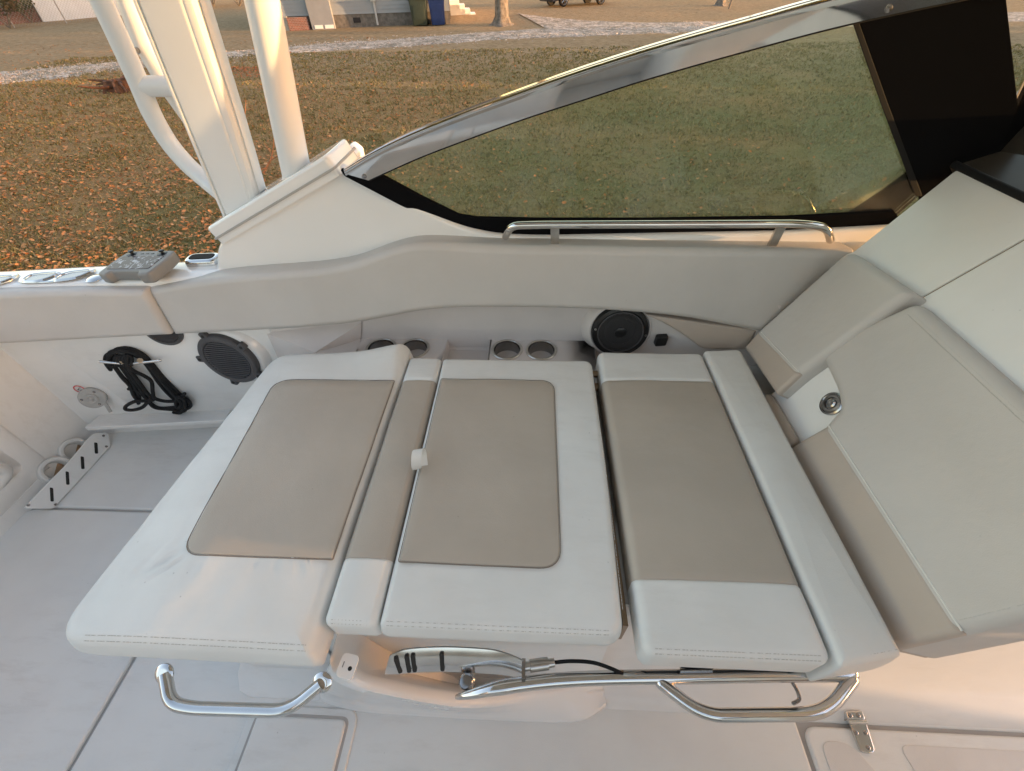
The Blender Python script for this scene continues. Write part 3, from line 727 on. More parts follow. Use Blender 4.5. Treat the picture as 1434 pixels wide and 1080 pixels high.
# hard top carried by the legs
ht = MB().slab(rrect(-1.0, 1.7, -1.2, 1.45, .25, 10), XY, 2.02, 2.10, .03, 4, True)
ht.build('hardtop', POWDER, B)
def speaker(c, n, up, R, ringm, grm, tabs=0, coneface=True, label=None):
    c = Vector(c); n = Vector(n).normalized(); f = frame(c, Vector(up).cross(n), up); f = frame(c, Vector(up).cross(n), Vector(up)-n*Vector(up).dot(n))
    ring = MB().disc_stack(c, n, [(R, -.01), (R, .006), (R*.97, .011), (R*.86, .014), (R*.80, .012), (R*.78, .004), (R*.76, .008), (R*.72, .0085), (R*.70, .006), (R*.55, .0035), (R*.53, .005), (R*.50, .005), (R*.48, .002), (R*.2, .001)], 56)
    o = ring.build('speaker', ringm, B, 30, label=label)
    gr = MB(); k = 17 if not coneface else 36; hh_ = .030*15/k*(.8 if coneface else 1)
    for i in range(k):
        v = -R*.76+2*R*.76*(i+.5)/k; hw = math.sqrt(max(0, (R*.77)**2-v*v))
        if hw < .01: continue
        gr.loft([[f(u, v+dv*R*hh_, w) for dv, w in (((-1, .004), (-.7, .0115), (.7, .0115), (1, .004)) if not coneface else ((-1, .0105), (-.7, .0118), (.7, .0118), (1, .0105)))] for u in (-hw, hw)])
    gr.build('grille', grm, o, 20)
    if coneface:
        MB().disc_stack(c, n, [(R*.20, .008), (R*.20, .0135), (R*.15, .016), (R*.04, .0155)], 28).build('centre_cap', BLACK, o)
        MB().tube([f(math.cos(q)*R*.79, math.sin(q)*R*.79, .0125) for q in [2*math.pi*j/48 for j in range(48)]], .0022, 6, closed=True).build('trim_ring', SPKG, o)
        for q in (rad(172), rad(-6), rad(95)):
            MB().disc_stack(f(math.cos(q)*R*.9, math.sin(q)*R*.9, .012), n, [(.0045, 0), (.004, .002), (.002, .0025)], 12).build('screw', CHROME, o)
    for q in range(tabs):
        a = rad(38+360*q/tabs); tf = frame(f(math.cos(a)*R*.99, math.sin(a)*R*.99, 0), f(math.cos(a), math.sin(a), 0)-c, f(-math.sin(a), math.cos(a), 0)-c)
        tb = MB().slab(rrect(-.022, .020, -.0135, .0135, .008, 5), tf, -.004, .012, .004, 3).build('mounting_tab', ringm, o)
        MB().disc_stack(tf(.006, 0, .012), n, [(.006, -.002), (.0055, .0015), (.002, .001)], 12).build('screw', DARK, tb)
    return o
speaker(SPC+Vector((0, -.002, 0)), (0, -1, .12), (0, .12, 1), .094, BLACK, SPK, label='black round speaker in the recess beside the square socket')
sc_ = at(926, 477, y=1.138)
fk = frame(sc_, (1, .13, 0), (0, -.1, 1)); MB().slab(rrect(-.0195, .0195, -.021, .021, .007), fk, -.01, .008, .004, 3).build('socket_cover', BLACK, B)
# aft speaker on the side wall
SN = Vector((-.10, -.99, .03)); SC2 = at(321, 503, y=1.122)
MB().disc_stack(SC2, SN, [(.140, -.09), (.131, -.035), (.126, -.022), (.121, -.014), (.115, -.010), (.105, -.010)], 56).build('speaker_boss', GEL, B)
speaker(SC2, SN, (0, .05, 1), .108, SPKG, SPKG, tabs=5, coneface=False, label='grey round speaker with screw tabs behind the aft cushion')
SC3 = at(229, 462, y=1.125)
speaker(SC3, WN, (0, 0, 1), .062, SPK, SPKG, tabs=0, coneface=False, label='small speaker half hidden under the gunwale bolster')

# ---- windshield
GP = Vector((0, 1.235, .87)); GN = Vector((0, -1, -.16))
fg = frame(GP, (1, 0, 0), (0, -.16, 1))
def gp(px, py): return fg.inv(onp(px, py, GP, GN))
def gpo(px, py, off): return fg(*gp(px, py), off)
ws = MB().slab([gp(*p) for p in ((520, 234), (640, 312), (660, 314), (1250, 306), (1300, 262), (1204, 8), (1000, 56), (800, 128), (650, 184))][::1], fg, -.003, .002, .0004, 1)
wso = ws.build('windshield', GLASS, B, label='tinted side windshield pane under a chrome rail')
def strip(outer, inner, w0, w1, name, m, par, bev=.002, lab=None):
    ol = rpoly([gp(*p) for p in outer+inner[::-1]], .004, 3)
    return MB().slab(ol, fg, w0, w1, bev, 2).build(name, m, par, label=lab)
outer = [(478, 235), (484, 244), (560, 284), (630, 318), (665, 326), (760, 328), (900, 326), (1100, 320), (1262, 311)]
inner = [(520, 234), (540, 245), (590, 272), (643, 298), (668, 302), (760, 304), (900, 304), (1100, 301), (1250, 293)]
strip(outer, inner, .0022, .012, 'windshield_gasket', BLACKG, wso)
strip([(1194, 14), (1237, 140), (1284, 270), (1290, 300), (1330, 330)], [(1402, -30), (1418, 110), (1431, 220), (1434, 240), (1440, 300)], .0024, .010, 'windshield_pillar', BLACKG, wso, .002, 'wide black corner pillar of the windshield')
strip([(1188, 22), (1230, 142), (1279, 272)], [(1197, 22), (1240, 142), (1289, 272)], .0095, .0112, 'pillar_seal', RUBBER, wso, .0008)
# chrome top rail: face plate with a rolled upper edge
up = [(481, 238), (520, 214), (570, 189), (640, 160), (720, 130), (800, 101), (880, 75), (960, 51), (1050, 26), (1140, 1), (1240, -22), (1420, -60)]
lo_ = [(519, 249), (545, 237), (590, 217), (655, 192), (735, 163), (812, 138), (892, 112), (970, 89), (1060, 64), (1150, 40), (1245, 18), (1425, -20)]
U = spline([gpo(*p, .002) for p in up], 5); Lw = spline([gpo(*p, .002) for p in lo_], 5)
rg = []
gw_ = Vector((0, -1, -.16)).normalized(); gi = Vector((0, -.16, 1)).normalized()
for a, b in zip(U, Lw):
    pr = [(1, .0), (1, .012), (.985, .0135), (.75, .0138), (.5, .0139), (.3, .0138), (.16, .0136)]
    r_ = [a.lerp(b, t)+gw_*w for t, w in pr]
    top = a.lerp(b, .12)
    c = top+gi*.003; r_ += [c+gw_*(.0125+.004*math.cos(q))+gi*.010*math.sin(q) for q in (rad(-60), rad(-20), rad(20), rad(60), rad(90))]
    r_ += [c+gi*.006-gw_*.01, a.lerp(b, .1)-gw_*.012, a.lerp(b, 1)-gw_*.012]
    rg.append(r_)
MB().loft(rg).build('windshield_rail', CHROME, wso, 30, label='polished windshield rail')
for p in ((1239, 9), (512, 243)): MB().disc_stack(gpo(*p, .016), gw_, [(.007, -.003), (.006, .003), (.003, .004)], 14).build('rail_screw', DSTEEL, wso)
# forward pane beyond the pillar
e0, e1 = gpo(1431, 236, .0), gpo(1398, -10, .0)
fwd = MB().loft([[e0+Vector((.0, 0, -.15)), e1+Vector((.0, 0, .2))], [e0+Vector((.10, -.30, -.15)), e1+Vector((.09, -.28, .2))], [e0+Vector((.16, -.85, -.15)), e1+Vector((.12, -.82, .2))]], False, False, False)
ob = fwd.build('forward_pane', GLASS, wso)
MB().tube([e0+Vector((.002, 0, -.02)), e1+(e1-e0)*.5], .006, 10).build('sunlit_pillar_edge', BROWNM, wso)  # brown tube paints the gold sunlight along the pillar edge
# grab rail on the coaming
gr_ = [at(708, 331, y=1.175), at(716, 316, y=1.150), at(760, 315, y=1.15), at(1120, 313.5, y=1.15), at(1158, 318, y=1.150), at(1163, 336, y=1.175)]
MB().tube(fillet(gr_, .035, 8), .0105, 18, round_end=True).build('grab_rail', CHROME, B, 60, label='long stainless grab rail under the windshield')
for a, b in (((777, 319), (777, 347)), ((1094, 318), (1079, 347))):
    p, q_ = at(*a, y=1.155), at(*b, y=1.175); w_ = Vector((.012, 0, 0)); d_ = Vector((0, .004, 0))
    MB().loft([[p-w_-d_, p+w_-d_, p+w_+d_, p-w_+d_], [q_-w_-d_, q_+w_-d_, q_+w_+d_, q_-w_+d_]]).build('rail_bracket', BRUSH, B)

# ---- console panels behind the forward backrest, and the plate in the notch
fP = frame((.88, 0, .80), (0, -1, 0), (.17, 0, .21))
PP, PNn = Vector((.88, 0, .80)), Vector((-.21, 0, .17)).normalized()
def pp(px, py): return fP.inv(onp(px, py, PP, PNn))
c1, c2 = pp(1196, 352), pp(1340, 237)
MB().slab(rpoly([(-.879, -.06), (-.879, c2[1]), (c2[0], c2[1]), (c1[0], c1[1]), (c1[0]-.03, -.06)][::1], [.002, .004, .01, .002, .002]), fP, -.05, .0, .003, 2).build('console_panel', LINER, B)
MB().slab(rpoly([(-.24, -.06), (-.24, c2[1]), (-.875, c2[1]), (-.875, -.06)], .003), fP, -.05, .0, .003, 2).build('console_panel', LINER, B)
MB().slab([(-.9, -.05), (-.25, -.05), (-.25, c2[1]-.01), (-.9, c2[1]-.01)], fP, -.06, -.0045, .0005, 1).build('panel_backing', BROWNM, B)
dt = MB().slab([(c2[0]-.05, c2[1]+.002), (-.25, c2[1]+.002), (-.25, c2[1]+.3), (c2[0]-.05, c2[1]+.3)], lambda u, v, w: fP(u, v, w*1.-max(0, v-c2[1])*.55), -.06, -.012, .003, 2)
dt.build('dash_top', mat('dash_brown_reflection', (.06, .048, .036), .35, var=.3, vscale=8), B)  # dark brown has the dash's reflection put into its colour
MB().tube([fP(c2[0]-.02, c2[1]+.006, .0), fP(-.25, c2[1]+.006, .0)], .009, 12).build('dash_gasket', RUBBER, B)
SBP, SBN = Vector((.69, 0, .5)), Vector((-.9, 0, .437)).normalized()
fS = frame(SBP, (0, -1, 0), (.437, 0, .9))
def sp_(px, py, w=0.): return fS.inv(onp(px, py, SBP+SBN*w, SBN))
pc = [sp_(*p, -.03) for p in ((1128, 500), (1068, 566), (1105, 628), (1230, 600), (1240, 540))]
npl = MB().slab(pc, fS, -.06, -.03, .002, 1).build('notch_plate', GEL, B)
dc = onp(1166, 566, SBP-SBN*.03, SBN)
rec = MB().disc_stack(dc, SBN, [(.030, 0), (.030, .005), (.026, .0065), (.024, .004), (.0225, .004), (.0215, .006), (.0165, .0065), (.015, .002), (.012, .002), (.011, .006), (.006, .0075), (.003, .007)], 40).build('fuel_fitting', DSTEEL, B, 25, label='round ribbed steel fitting half covered by the backrest')
MB().tube([fS(*sp_(1075, 560, -.01), -.012), fS(*sp_(1108, 618, -.01), -.012)], .017, 16, round_end=True).build('padded_roll', VGT, B)

MB().box(1.02, 2.6, .315, 1.19, .0, .80).build('bow_console', LINER, B)

# helm side of the boat behind the photographer
MB().slab(rrect(.75, 1.7, -1.10, -.35, .05), XY, .0, .95, .04, 4).build('helm_console', LINER, B)
MB().loft([[(.70, y, .93), (.86, y, 1.12), (1.3, y, 1.14), (1.3, y, .93)] for y in (-1.06, -.39)]).build('helm_dash', BLACK, B)
MB().slab(rrect(-.55, .15, -1.08, -.55, .08, 8), XY, .0, .46, .03, 4).build('helm_seat_base', LINER, B)
MB().slab(rrect(-.55, .12, -1.06, -.55, .08, 8), XY, .47, .60, .05, 5).build('helm_seat', VT, B)
MB().slab(rrect(-1.02, -.58, .60, 1.0, .08, 8), lambda u, v, w: Vector((-.55-w-.15*(v-.6), u, v)), -.02, .12, .04, 5).build('helm_seat_back', VG, B)

MB().box(.60, .86, .33, 1.10, .0, .415).build('seat_box', LINER, B); MB().box(.80, 1.015, .33, 1.19, .41, .60).build('backrest_support', LINER, B)

eg = [U_.lerp(L_, 1.0)+gw_*.0138 for U_, L_ in zip(U, Lw)]
MB().tube(eg, .0016, 6).build('rail_edge_seal', RUBBER, wso)

MB().box(1.30, 1.33, -.33, .312, .605, 1.0).build('unseen_sun_blocker', LINER, B)  # panel out of view, added to keep sun off the cushion tops
# ================================================================== CUSHIONS (each lifts off)
def cush(name, loc, label, group=None, cat='cushion'): return empty(name, loc, label, cat, group)
LG_ = 'lounge seat cushions'
# aft cushion A
zA = .52
def zfA(u, v):
    d = math.hypot((u+.415)/.13, (v-1.015)/.09); e = .034*math.exp(-d*d*1.2)
    e -= .022*max(0, (-.66-u)/.21)**2
    e -= .008*math.exp(-((u+.765)/.05)**2-((v-.33)/.03)**2)*(.5+.5*math.sin((u+v)*160))
    return e+pucker(u, v, -.745, -.30, .350, .878)
tA = cush('aft_cushion', (-.63, .6, .40), 'large white lounge cushion with tan centre and rolled outer end, aft of the pull strap', LG_)
oA = rpoly([(-.915, .185), (-.392, .182), (-.386, .30), (-.385, 1.045), (-.50, 1.03), (-.84, 1.018)], [.085, .012, .01, .03, .05, .06], 8)
mA = ring_cushion(oA, XY, .405, zA, .034, crown=.006, zf=zfA, bulge=.005, rb=.03)
mA.build('cushion_cover', VW, tA, 60)
topA = lambda u, v: zA+zfA(u, v)+wrinkle(u, v)+.004
pA = rpoly([(-.728, .350), (-.401, .350), (-.401, .878), (-.762, .878)], [.045, .004, .004, .05], 8)
panel_on(pA, XY, topA).build('tan_panel', VT, tA, 60)
def cord(ol, top, par):
    MB().tube([Vector((u, v, top(u, v)+.0006)) for u, v in dens(inset(ol, -.0006), .02)[0]], .0010, 6, closed=True).build('panel_seam', CORD, par, 60)
cord(pA, topA, tA)
def srow(xs_, yfn, z1, r, q, zf=None, flat=0.):
    q = rad(q); wt = .4+.6*q/(math.pi/2); out = []
    for x in xs_:
        y = yfn(x)+r*(1-math.cos(q)); out.append((x, y, z1-r*(1-math.sin(q))+wt*((zf(x, y) if zf else 0)+wrinkle(x, y))+.0004))
    return out
stitches([srow([-.83+.43*i/40 for i in range(41)], lambda x: .185-.003*(x+.915)/.523, zA, .034, q, zfA) for q in (58, 40)]).build('stitching', STITCH, tA)
def strip_cushion(name, x0, x1, y0, y1, z0, z1, r, ya, yb, label, group, tan=True, crown=.005, back=None):
    t = cush(name, ((x0+x1)/2, (y0+y1)/2, z0), label, group)
    f = rbox(x0, x1, y0, y1, z0, z1, r, ys=(ya, yb) if tan else (), seams=(ya, yb) if tan else (), crown=crown)
    if tan:
        quads([q for y, q in f if y <= ya]).build('cushion_cover', VW, t, 60); quads([q for y, q in f if y >= yb]).build('cushion_cover', VW, t, 60); quads([q for y, q in f if ya < y < yb]).build('tan_panel', VT, t, 60)
    else: quads([q for y, q in f]).build('cushion_cover', VW, t, 60)
    stitches([[(x, y, z-wrinkle(x, y)*(1-q/90)*.6) for x, y, z in srow([x0+r+(x1-x0-2*r)*i/20 for i in range(21)], lambda x: y0, z1, r, q)] for q in (62, 36)]).build('stitching', STITCH, t)
    return t
tB = strip_cushion('filler_cushion', -.3835, -.2795, .232, .995, 0.445, .519, .016, .356, .887, 'narrow lounge cushion strip between the aft and the middle cushion', LG_)
# middle cushion C
tC = cush('middle_cushion', (-.05, .6, .445), 'white lounge cushion with tan centre, rounded at its forward corners, beside the narrow strip', LG_)
oC = rpoly([(-.277, .232), (.176, .232), (.187, .60), (.186, .992), (-.277, .992)], [.012, .035, .1, .03, .012], 8)
zC = .52
ring_cushion(oC, XY, .445, zC, .017, crown=.006, bulge=.004, zf=lambda u, v: pucker(u, v, -.40, .066, .347, .889)).build('cushion_cover', VW, tC, 60)
pC = rpoly([(-.264, .350), (.066, .347), (.066, .889), (-.264, .889)], [.004, .045, .045, .004], 8); cord(pC, lambda u, v: zC+wrinkle(u, v)+.0045, tC)
panel_on(rpoly([(-.264, .350), (.066, .347), (.066, .889), (-.264, .889)], [.004, .045, .045, .004], 8), XY, lambda u, v: zC+wrinkle(u, v)+.0045).build('tan_panel', VT, tC, 60)
stitches([srow([-.262+.41*i/30 for i in range(31)], lambda x: .232, zC, .017, q) for q in (62, 36)]+[ [(.180+.006*math.sin(math.pi*i/20)*.6, .28+.65*i/20, zC-.0068) for i in range(21)]]).build('stitching', STITCH, tC)
# pull strap in the seam
s0 = at(584, 655, z=.527); pth = spline([s0+Vector((.002*i, dy, dz-.006)) for i, (dy, dz) in enumerate(((0, 0), (-.006, .016), (-.004, .036), (.010, .052), (.024, .046), (.026, .030), (.014, .012), (.004, .002)))], 5)
sm = MB(); rg = []
for i, p in enumerate(pth):
    t = (pth[min(i+1, len(pth)-1)]-pth[max(i-1, 0)]).normalized(); wv = Vector((1, .25, .0)); wv = (wv-t*wv.dot(t)).normalized(); nv = t.cross(wv)
    rg.append([p+wv*(.0115*a)+nv*(.0014*b) for a, b in ((-1, -1), (1, -1), (1, 1), (-1, 1))])
sm.loft(rg).build('pull_strap', PLASTW, tC, 60, label='small white webbing loop')
# forward seat D and its bolster E
tD = strip_cushion('seat_cushion', .207, .532, .205, 1.035, .430, .520, .020, .335, .900, 'white seat cushion with full-width tan centre, forward of the open gap', 'forward seat cushions')
tE = cush('bolster_cushion', (.6, .6, .43), 'narrow plain white bolster along the forward edge of the seat', 'forward seat cushions')
oE = rpoly([(.5375, .200), (.655, .222), (.652, 1.05), (.5375, 1.043)], [.008, .008, .02, .012], 6)
ring_cushion(oE, XY, .395, .522, .014, crown=.003, bulge=.003).build('cushion_cover', VW, tE, 60)
stitches([[(.548+.1*i/8, .2085+.019*i/8+dy, .5165+dz) for i in range(9)] for dy, dz in ((.003, .003), (-.003, -.006))]+[[(.6505, .24+.78*i/20, .5175) for i in range(21)]]).build('stitching', STITCH, tE)

# backrests
def curve_w(v): return 0.
tG = cush('backrest_cushion', (.72, .55, .46), 'big grey vinyl backrest with a taupe lower band and a notched far side', 'forward backrest cushions')
pG = [sp_(*p) for p in ((1141, 486), (1152, 508), (1169, 545), (1173, 572), (1149, 599), (1114, 619))]
oG = rpoly([(-.243, -.045), (-.243, .372), (-.843, .372)]+pG+[(pG[-1][0]-.0, -.045)], [.02, .05, .02, .02, .02, .02, .012, .006, .004, .004], 6)
MB().slab(oG, fS, -.115, 0, .022, 8).build('cushion_cover', VG, tG, 60)
vb = .083
oT = rpoly([(-.2435, -.040), (-.2435, vb), (-.2435-.02, vb+.001), (pG[4][0]+.004, vb-.004), (pG[5][0]+.004, .0), (pG[5][0]+.004, -.04)], .004, 3)
MB().slab(oT, fS, -.10, .0014, .012, 5).build('tan_band', VGT, tG, 60)
MB().tube([fS(-.247, vb+.001, -.0005), fS(-.45, vb, .0012), fS(pG[4][0]+.006, vb-.002, .0004)], .0018, 6).build('welt', WELT, tG)
stitches([[fS(-.262+.0, .09+.25*i/10, -.0005) for i in range(11)], [fS(-.275-.55*i/20, .352, -.0007) for i in range(21)], [fS(-.275-.55*i/20, .345, .0004) for i in range(21)]]).build('stitching', SEAM, tG)
tF = cush('corner_backrest', (.75, 1.0, .5), 'small grey vinyl corner backrest with tan foot beside the notched backrest', 'forward backrest cushions')
wF = .012
pF = [sp_(*p, wF) for p in ((1186, 348), (1277, 408), (1162, 493), (1120, 524), (1087, 553), (1041, 486), (1060, 462))]
MB().slab(rpoly(pF, [.03, .012, .02, .02, .012, .006, .006], 6), fS, -.09, wF, .022, 8).build('cushion_cover', VG, tF, 60)
pf2 = [sp_(*p, wF) for p in ((1062, 463.5), (1120, 523), (1087, 552.5), (1042, 487))]
MB().slab(rpoly(pf2, .003, 2), fS, -.08, wF+.0013, .010, 5).build('tan_foot', VGT, tF, 60)
MB().tube([fS(*sp_(1066, 465, wF), wF+.0), fS(*sp_(1092, 492, wF), wF+.0016), fS(*sp_(1119, 521, wF), wF-.001)], .0016, 6).build('welt', WELT, tF)
# side bolsters on the coaming
IP, IN = Vector((0, 1.12, .70)), Vector((0, -1, .14)); fI = frame(IP, (1, 0, 0), (0, .14, 1))
def ip(px, py, w=0.): return fI.inv(onp(px, py, IP+IN.normalized()*w, IN))
tI = cush('side_bolster', (-.2, 1.15, .55), 'long grey vinyl side bolster stepping up below the grab rail', 'cockpit side bolsters')
oI = [ip(*p) for p in ((203, 405), (270, 394), (330, 387), (440, 379), (490, 371), (535, 353), (575, 341), (620, 341), (700, 346), (950, 349), (1203, 352), (1136, 410), (1068, 467), (960, 446), (860, 437), (740, 433), (640, 433), (590, 437), (540, 447), (480, 457), (400, 463), (243, 471))]
oI = rpoly(oI, [.012, .05, .05, .08, .08, .06, .06, .05, .05, .05, .012, .05, .008, .1, .1, .1, .1, .08, .08, .08, .08, .006], 5)
MB().slab(oI, fI, -.085, 0, .022, 8).build('cushion_cover', VG, tI, 60)
stI = [fI(*p, -.006) for p in inset(oI, .0085)]
n_ = len(stI); top_run = [p for p in stI if p.z > .69 and -1.15 < p.x < .8]; top_run.sort(key=lambda p: p.x)
MB().tube(top_run, .0009, 5).build('seam_line', SEAM, tI)
J = [ip(*p, -.012) for p in ((903, 441), (1061, 463), (1046, 490), (984, 490), (958, 470), (930, 453))]
MB().slab(rpoly(J, [.01, .004, .004, .02, .04, .04], 5), fI, -.08, -.012, .008, 4).build('taupe_skirt', VGT, tI, 60)
HP, HN = Vector((-1.22, 1.095, .68)), Vector((.0995, -.995, .10)); fH = frame(HP, (1, .1, 0), (0, .1, 1))
def hp_(px, py): return fH.inv(onp(px, py, HP, HN))
tH = cush('side_bolster', (-1.6, 1.1, .5), 'shorter grey vinyl bolster on the gunwale under the cup openings', 'cockpit side bolsters')
oH = rpoly([hp_(*p) for p in ((201, 408), (239, 471), (120, 477.5), (0, 484), (-150, 492), (-150, 418), (0, 411), (110, 408))], [.012, .008, .05, .05, 0, 0, .05, .05], 5)
MB().slab(oH, fH, -.045, 0, .020, 8).build('cushion_cover', VG, tH, 60)

# ================================================================== LOOSE THINGS
# black line hung on the wall cleat
cleat = MB(); CLN = WN
ca, cb_, cm = w_at(141, 506.5, .045), w_at(224, 505, .045), w_at(183, 506, .03)
cleat.tube([ca, cm+CLN*.012, cb_], [.0055, .009, .0055], 14, smooth=6, round_end=True)
cleat.tube([w_at(172, 506, .0), w_at(172, 506, .046)], .009, 12); cleat.tube([w_at(196, 505, .0), w_at(196, 505, .046)], .009, 12)
cleat.build('wall_cleat', CHROME, B, 60, label='slim chrome cleat carrying the black line')
tR = empty('dock_line', w_at(200, 560, .03), 'black braided line hung in loops over the wall cleat', 'rope')
def zc(pts, off, sm=6): return spline([w_at(60+x/4.481, 440+y/4.483, off*.7+.004*math.sin(i*1.7)) for i, (x, y) in enumerate(pts)], sm)
rm = MB()
base = [(455, 320), (430, 275), (440, 235), (490, 218), (560, 222), (640, 255), (700, 320), (760, 400), (820, 470), (880, 530), (905, 570), (890, 597), (850, 590)]
for k, off in enumerate((.022, .034, .044, .030)):
    j = [(x-11*k+(6*math.sin(3*k+i)), y+8*k+(5*math.cos(2*k+i))) for i, (x, y) in enumerate(base)]
    rm.tube(zc(j, off), 0.0066, 10, round_end=True)
for pts, off in (([(440, 310), (480, 370), (540, 440), (590, 500), (605, 550)], .030), ([(470, 300), (520, 370), (575, 450), (605, 520), (600, 560)], .040), ([(510, 300), (560, 350), (640, 390), (682, 425), (690, 490), (705, 530), (780, 548), (850, 540), (890, 500)], .046),
                 ([(500, 310), (560, 400), (620, 480), (660, 540), (700, 585), (790, 598), (880, 600), (925, 580), (915, 545), (870, 520)], .040), ([(530, 330), (590, 410), (650, 490), (680, 530), (640, 545), (580, 548), (525, 575), (520, 598), (570, 602), (625, 585), (660, 550), (690, 540)], .050),
                 ([(450, 330), (500, 400), (545, 450), (570, 510), (600, 545)], .048), ([(840, 520), (870, 560), (850, 590), (835, 560), (850, 520), (885, 540), (895, 585)], .052), ([(540, 470), (590, 475), (640, 520), (690, 570), (740, 590), (830, 585)], .034)):
    rm.tube(zc(pts, off), 0.0066, 10, round_end=True)
for k in range(5):
    x = 470+18*k
    rm.tube(zc([(x-10, 322), (x-16, 290), (x-4, 262), (x+16, 280), (x+14, 318)], .050+.003*k, 4), 0.0066, 10, round_end=True)
rm.build('rope_coil', ROPE, tR, 60)
# controller with a screen lying on the gunwale
cA, cB, cC = at(158, 393, z=.715), at(213, 390, z=.715), at(242, 367, z=.715)
ux = (cC-cB); uy = Vector((0, 0, 1)).cross(ux)
tK = empty('remote_controller', (cA+cC)/2+Vector((0, 0, -.01)), 'light grey handheld controller with a wide screen resting on the gunwale', 'remote control')
o0 = Vector(((cB.x+cA.x)/2, (cB.y+cA.y)/2, .702)); 
fKc = frame(at(185, 395.5, z=.703), (1.0, -.10, .07), (.12, 1, .07))
Wk, Hk = .096, .128
bodyo = rpoly([(-Wk, -.005), (-Wk*.62, -.012), (-Wk*.55, .008), (Wk*.50, .008), (Wk*.58, -.012), (Wk, -.008), (Wk+.004, .07), (Wk-.006, Hk), (-Wk+.006, Hk), (-Wk-.004, .07)], [.01, .008, .006, .006, .008, .014, .02, .018, .018, .02], 5)
tilt = lambda u, v, w: fKc(u, v, w+max(0, v)*.0)
MB().slab(bodyo, tilt, .0, .036, .008, 4, True).build('controller_body', GREYP, tK, 40)
scr = MB().slab(rrect(-Wk*.84, Wk*.80, .018, .092, .006, 4), tilt, .0335, .0372, .0006, 2).build('screen', SCREEN, tK, label='glossy dark screen with pale painted reflection of branches')
for u in (-.058, .058):
    MB().disc_stack(tilt(u, .107, .036), (0, 0, 1), [(.017, -.004), (.017, .001), (.012, .002), (.0045, .003), (.004, .006), (.0075, .0075), (.0075, .011), (.004, .012)], 22).build('thumb_stick', BLACK, tK)
for u in (-.02, 0, .02): MB().slab(rrect(u-.006, u+.006, 0.104, .109, .0025, 3), tilt, .034, .0372, .0006, 1).build('button', BLACK, tK)
# ================================================================== THE YARD
def lawn_mat():
    m = bpy.data.materials.new('autumn_lawn'); m.use_nodes = True; nt = m.node_tree; N = nt.nodes; L = nt.links; b = N['Principled BSDF']
    b.inputs['Roughness'].default_value = .95; b.inputs['Specular IOR Level'].default_value = .1
    tc = N.new('ShaderNodeTexCoord')
    def nz(s, d=6, ro=.6):
        n = N.new('ShaderNodeTexNoise'); n.inputs['Scale'].default_value = s; n.inputs['Detail'].default_value = d; n.inputs['Roughness'].default_value = ro
        L.new(tc.outputs['Object'], n.inputs['Vector']); return n.outputs['Fac']
    def ramp(src, stops):
        c = N.new('ShaderNodeValToRGB'); c.color_ramp.elements[0].position = stops[0][0]; c.color_ramp.elements[0].color = (*stops[0][1], 1)
        c.color_ramp.elements[1].position = stops[-1][0]; c.color_ramp.elements[1].color = (*stops[-1][1], 1)
        for p, q in stops[1:-1]: e = c.color_ramp.elements.new(p); e.color = (*q, 1)
        L.new(src, c.inputs[0]); return c.outputs[0]
    def mixc(f, a, c):
        x = N.new('ShaderNodeMix'); x.data_type = 'RGBA'
        L.new(f, x.inputs[0]); L.new(a, x.inputs[6]); L.new(c, x.inputs[7]); return x.outputs[2]
    fine = ramp(nz(26, 8, .8), [(.32, (.14, .083, .034)), (.5, (.34, .212, .092)), (.68, (.52, .35, .18))])
    green = ramp(nz(24, 8, .8), [(.32, (.08, .08, .026)), (.5, (.185, .175, .07)), (.68, (.31, .275, .13))])
    sx = N.new('ShaderNodeSeparateXYZ'); L.new(tc.outputs['Object'], sx.inputs[0])
    m1 = N.new('ShaderNodeMath'); m1.operation = 'MULTIPLY_ADD'; m1.inputs[1].default_value = -.022; L.new(sx.outputs['X'], m1.inputs[0]); L.new(nz(.35, 4, .6), m1.inputs[2])
    m2 = N.new('ShaderNodeMath'); m2.operation = 'MULTIPLY_ADD'; m2.inputs[1].default_value = .018; L.new(sx.outputs['Y'], m2.inputs[0]); L.new(m1.outputs[0], m2.inputs[2])
    fac = ramp(m2.outputs[0], [(.52, (0, 0, 0)), (.78, (1, 1, 1))])
    near = mixc(fac, green, fine)
    # dry far part of the lawn: straw with mown streaks
    far = ramp(nz(5, 8, .75), [(.3, (.20, .14, .075)), (.5, (.34, .245, .14)), (.7, (.45, .335, .20))])
    sep = N.new('ShaderNodeSeparateXYZ'); L.new(tc.outputs['Object'], sep.inputs[0])
    ad = N.new('ShaderNodeMath'); ad.operation = 'MULTIPLY_ADD'; ad.inputs[1].default_value = 5.; L.new(nz(.5, 4), ad.inputs[0]); L.new(sep.outputs['Y'], ad.inputs[2])
    mr = N.new('ShaderNodeMapRange'); mr.inputs['From Min'].default_value = 15.; mr.inputs['From Max'].default_value = 22.; L.new(ad.outputs[0], mr.inputs['Value'])
    col = mixc(mr.outputs[0], near, far)
    L.new(col, b.inputs['Base Color'])
    bp = N.new('ShaderNodeBump'); bp.inputs['Strength'].default_value = .9; bp.inputs['Distance'].default_value = .05
    L.new(nz(30, 6, .8), bp.inputs['Height']); L.new(bp.outputs[0], b.inputs['Normal'])
    return m
def ground_grid():
    ys = np.concatenate([np.linspace(-60, 0, 9), np.linspace(1, 45, 90), np.linspace(47, 300, 24)]); xs_ = np.concatenate([np.linspace(-260, -42, 16), np.linspace(-40, 40, 120), np.linspace(42, 260, 16)])
    v = []; f = []
    for y in ys:
        for x in xs_: v.append((x, y, ground_z(x, y)))
    nx = len(xs_)
    for j in range(len(ys)-1):
        for i in range(nx-1): f.append((j*nx+i, j*nx+i+1, (j+1)*nx+i+1, (j+1)*nx+i))
    return MB().add(v, f)
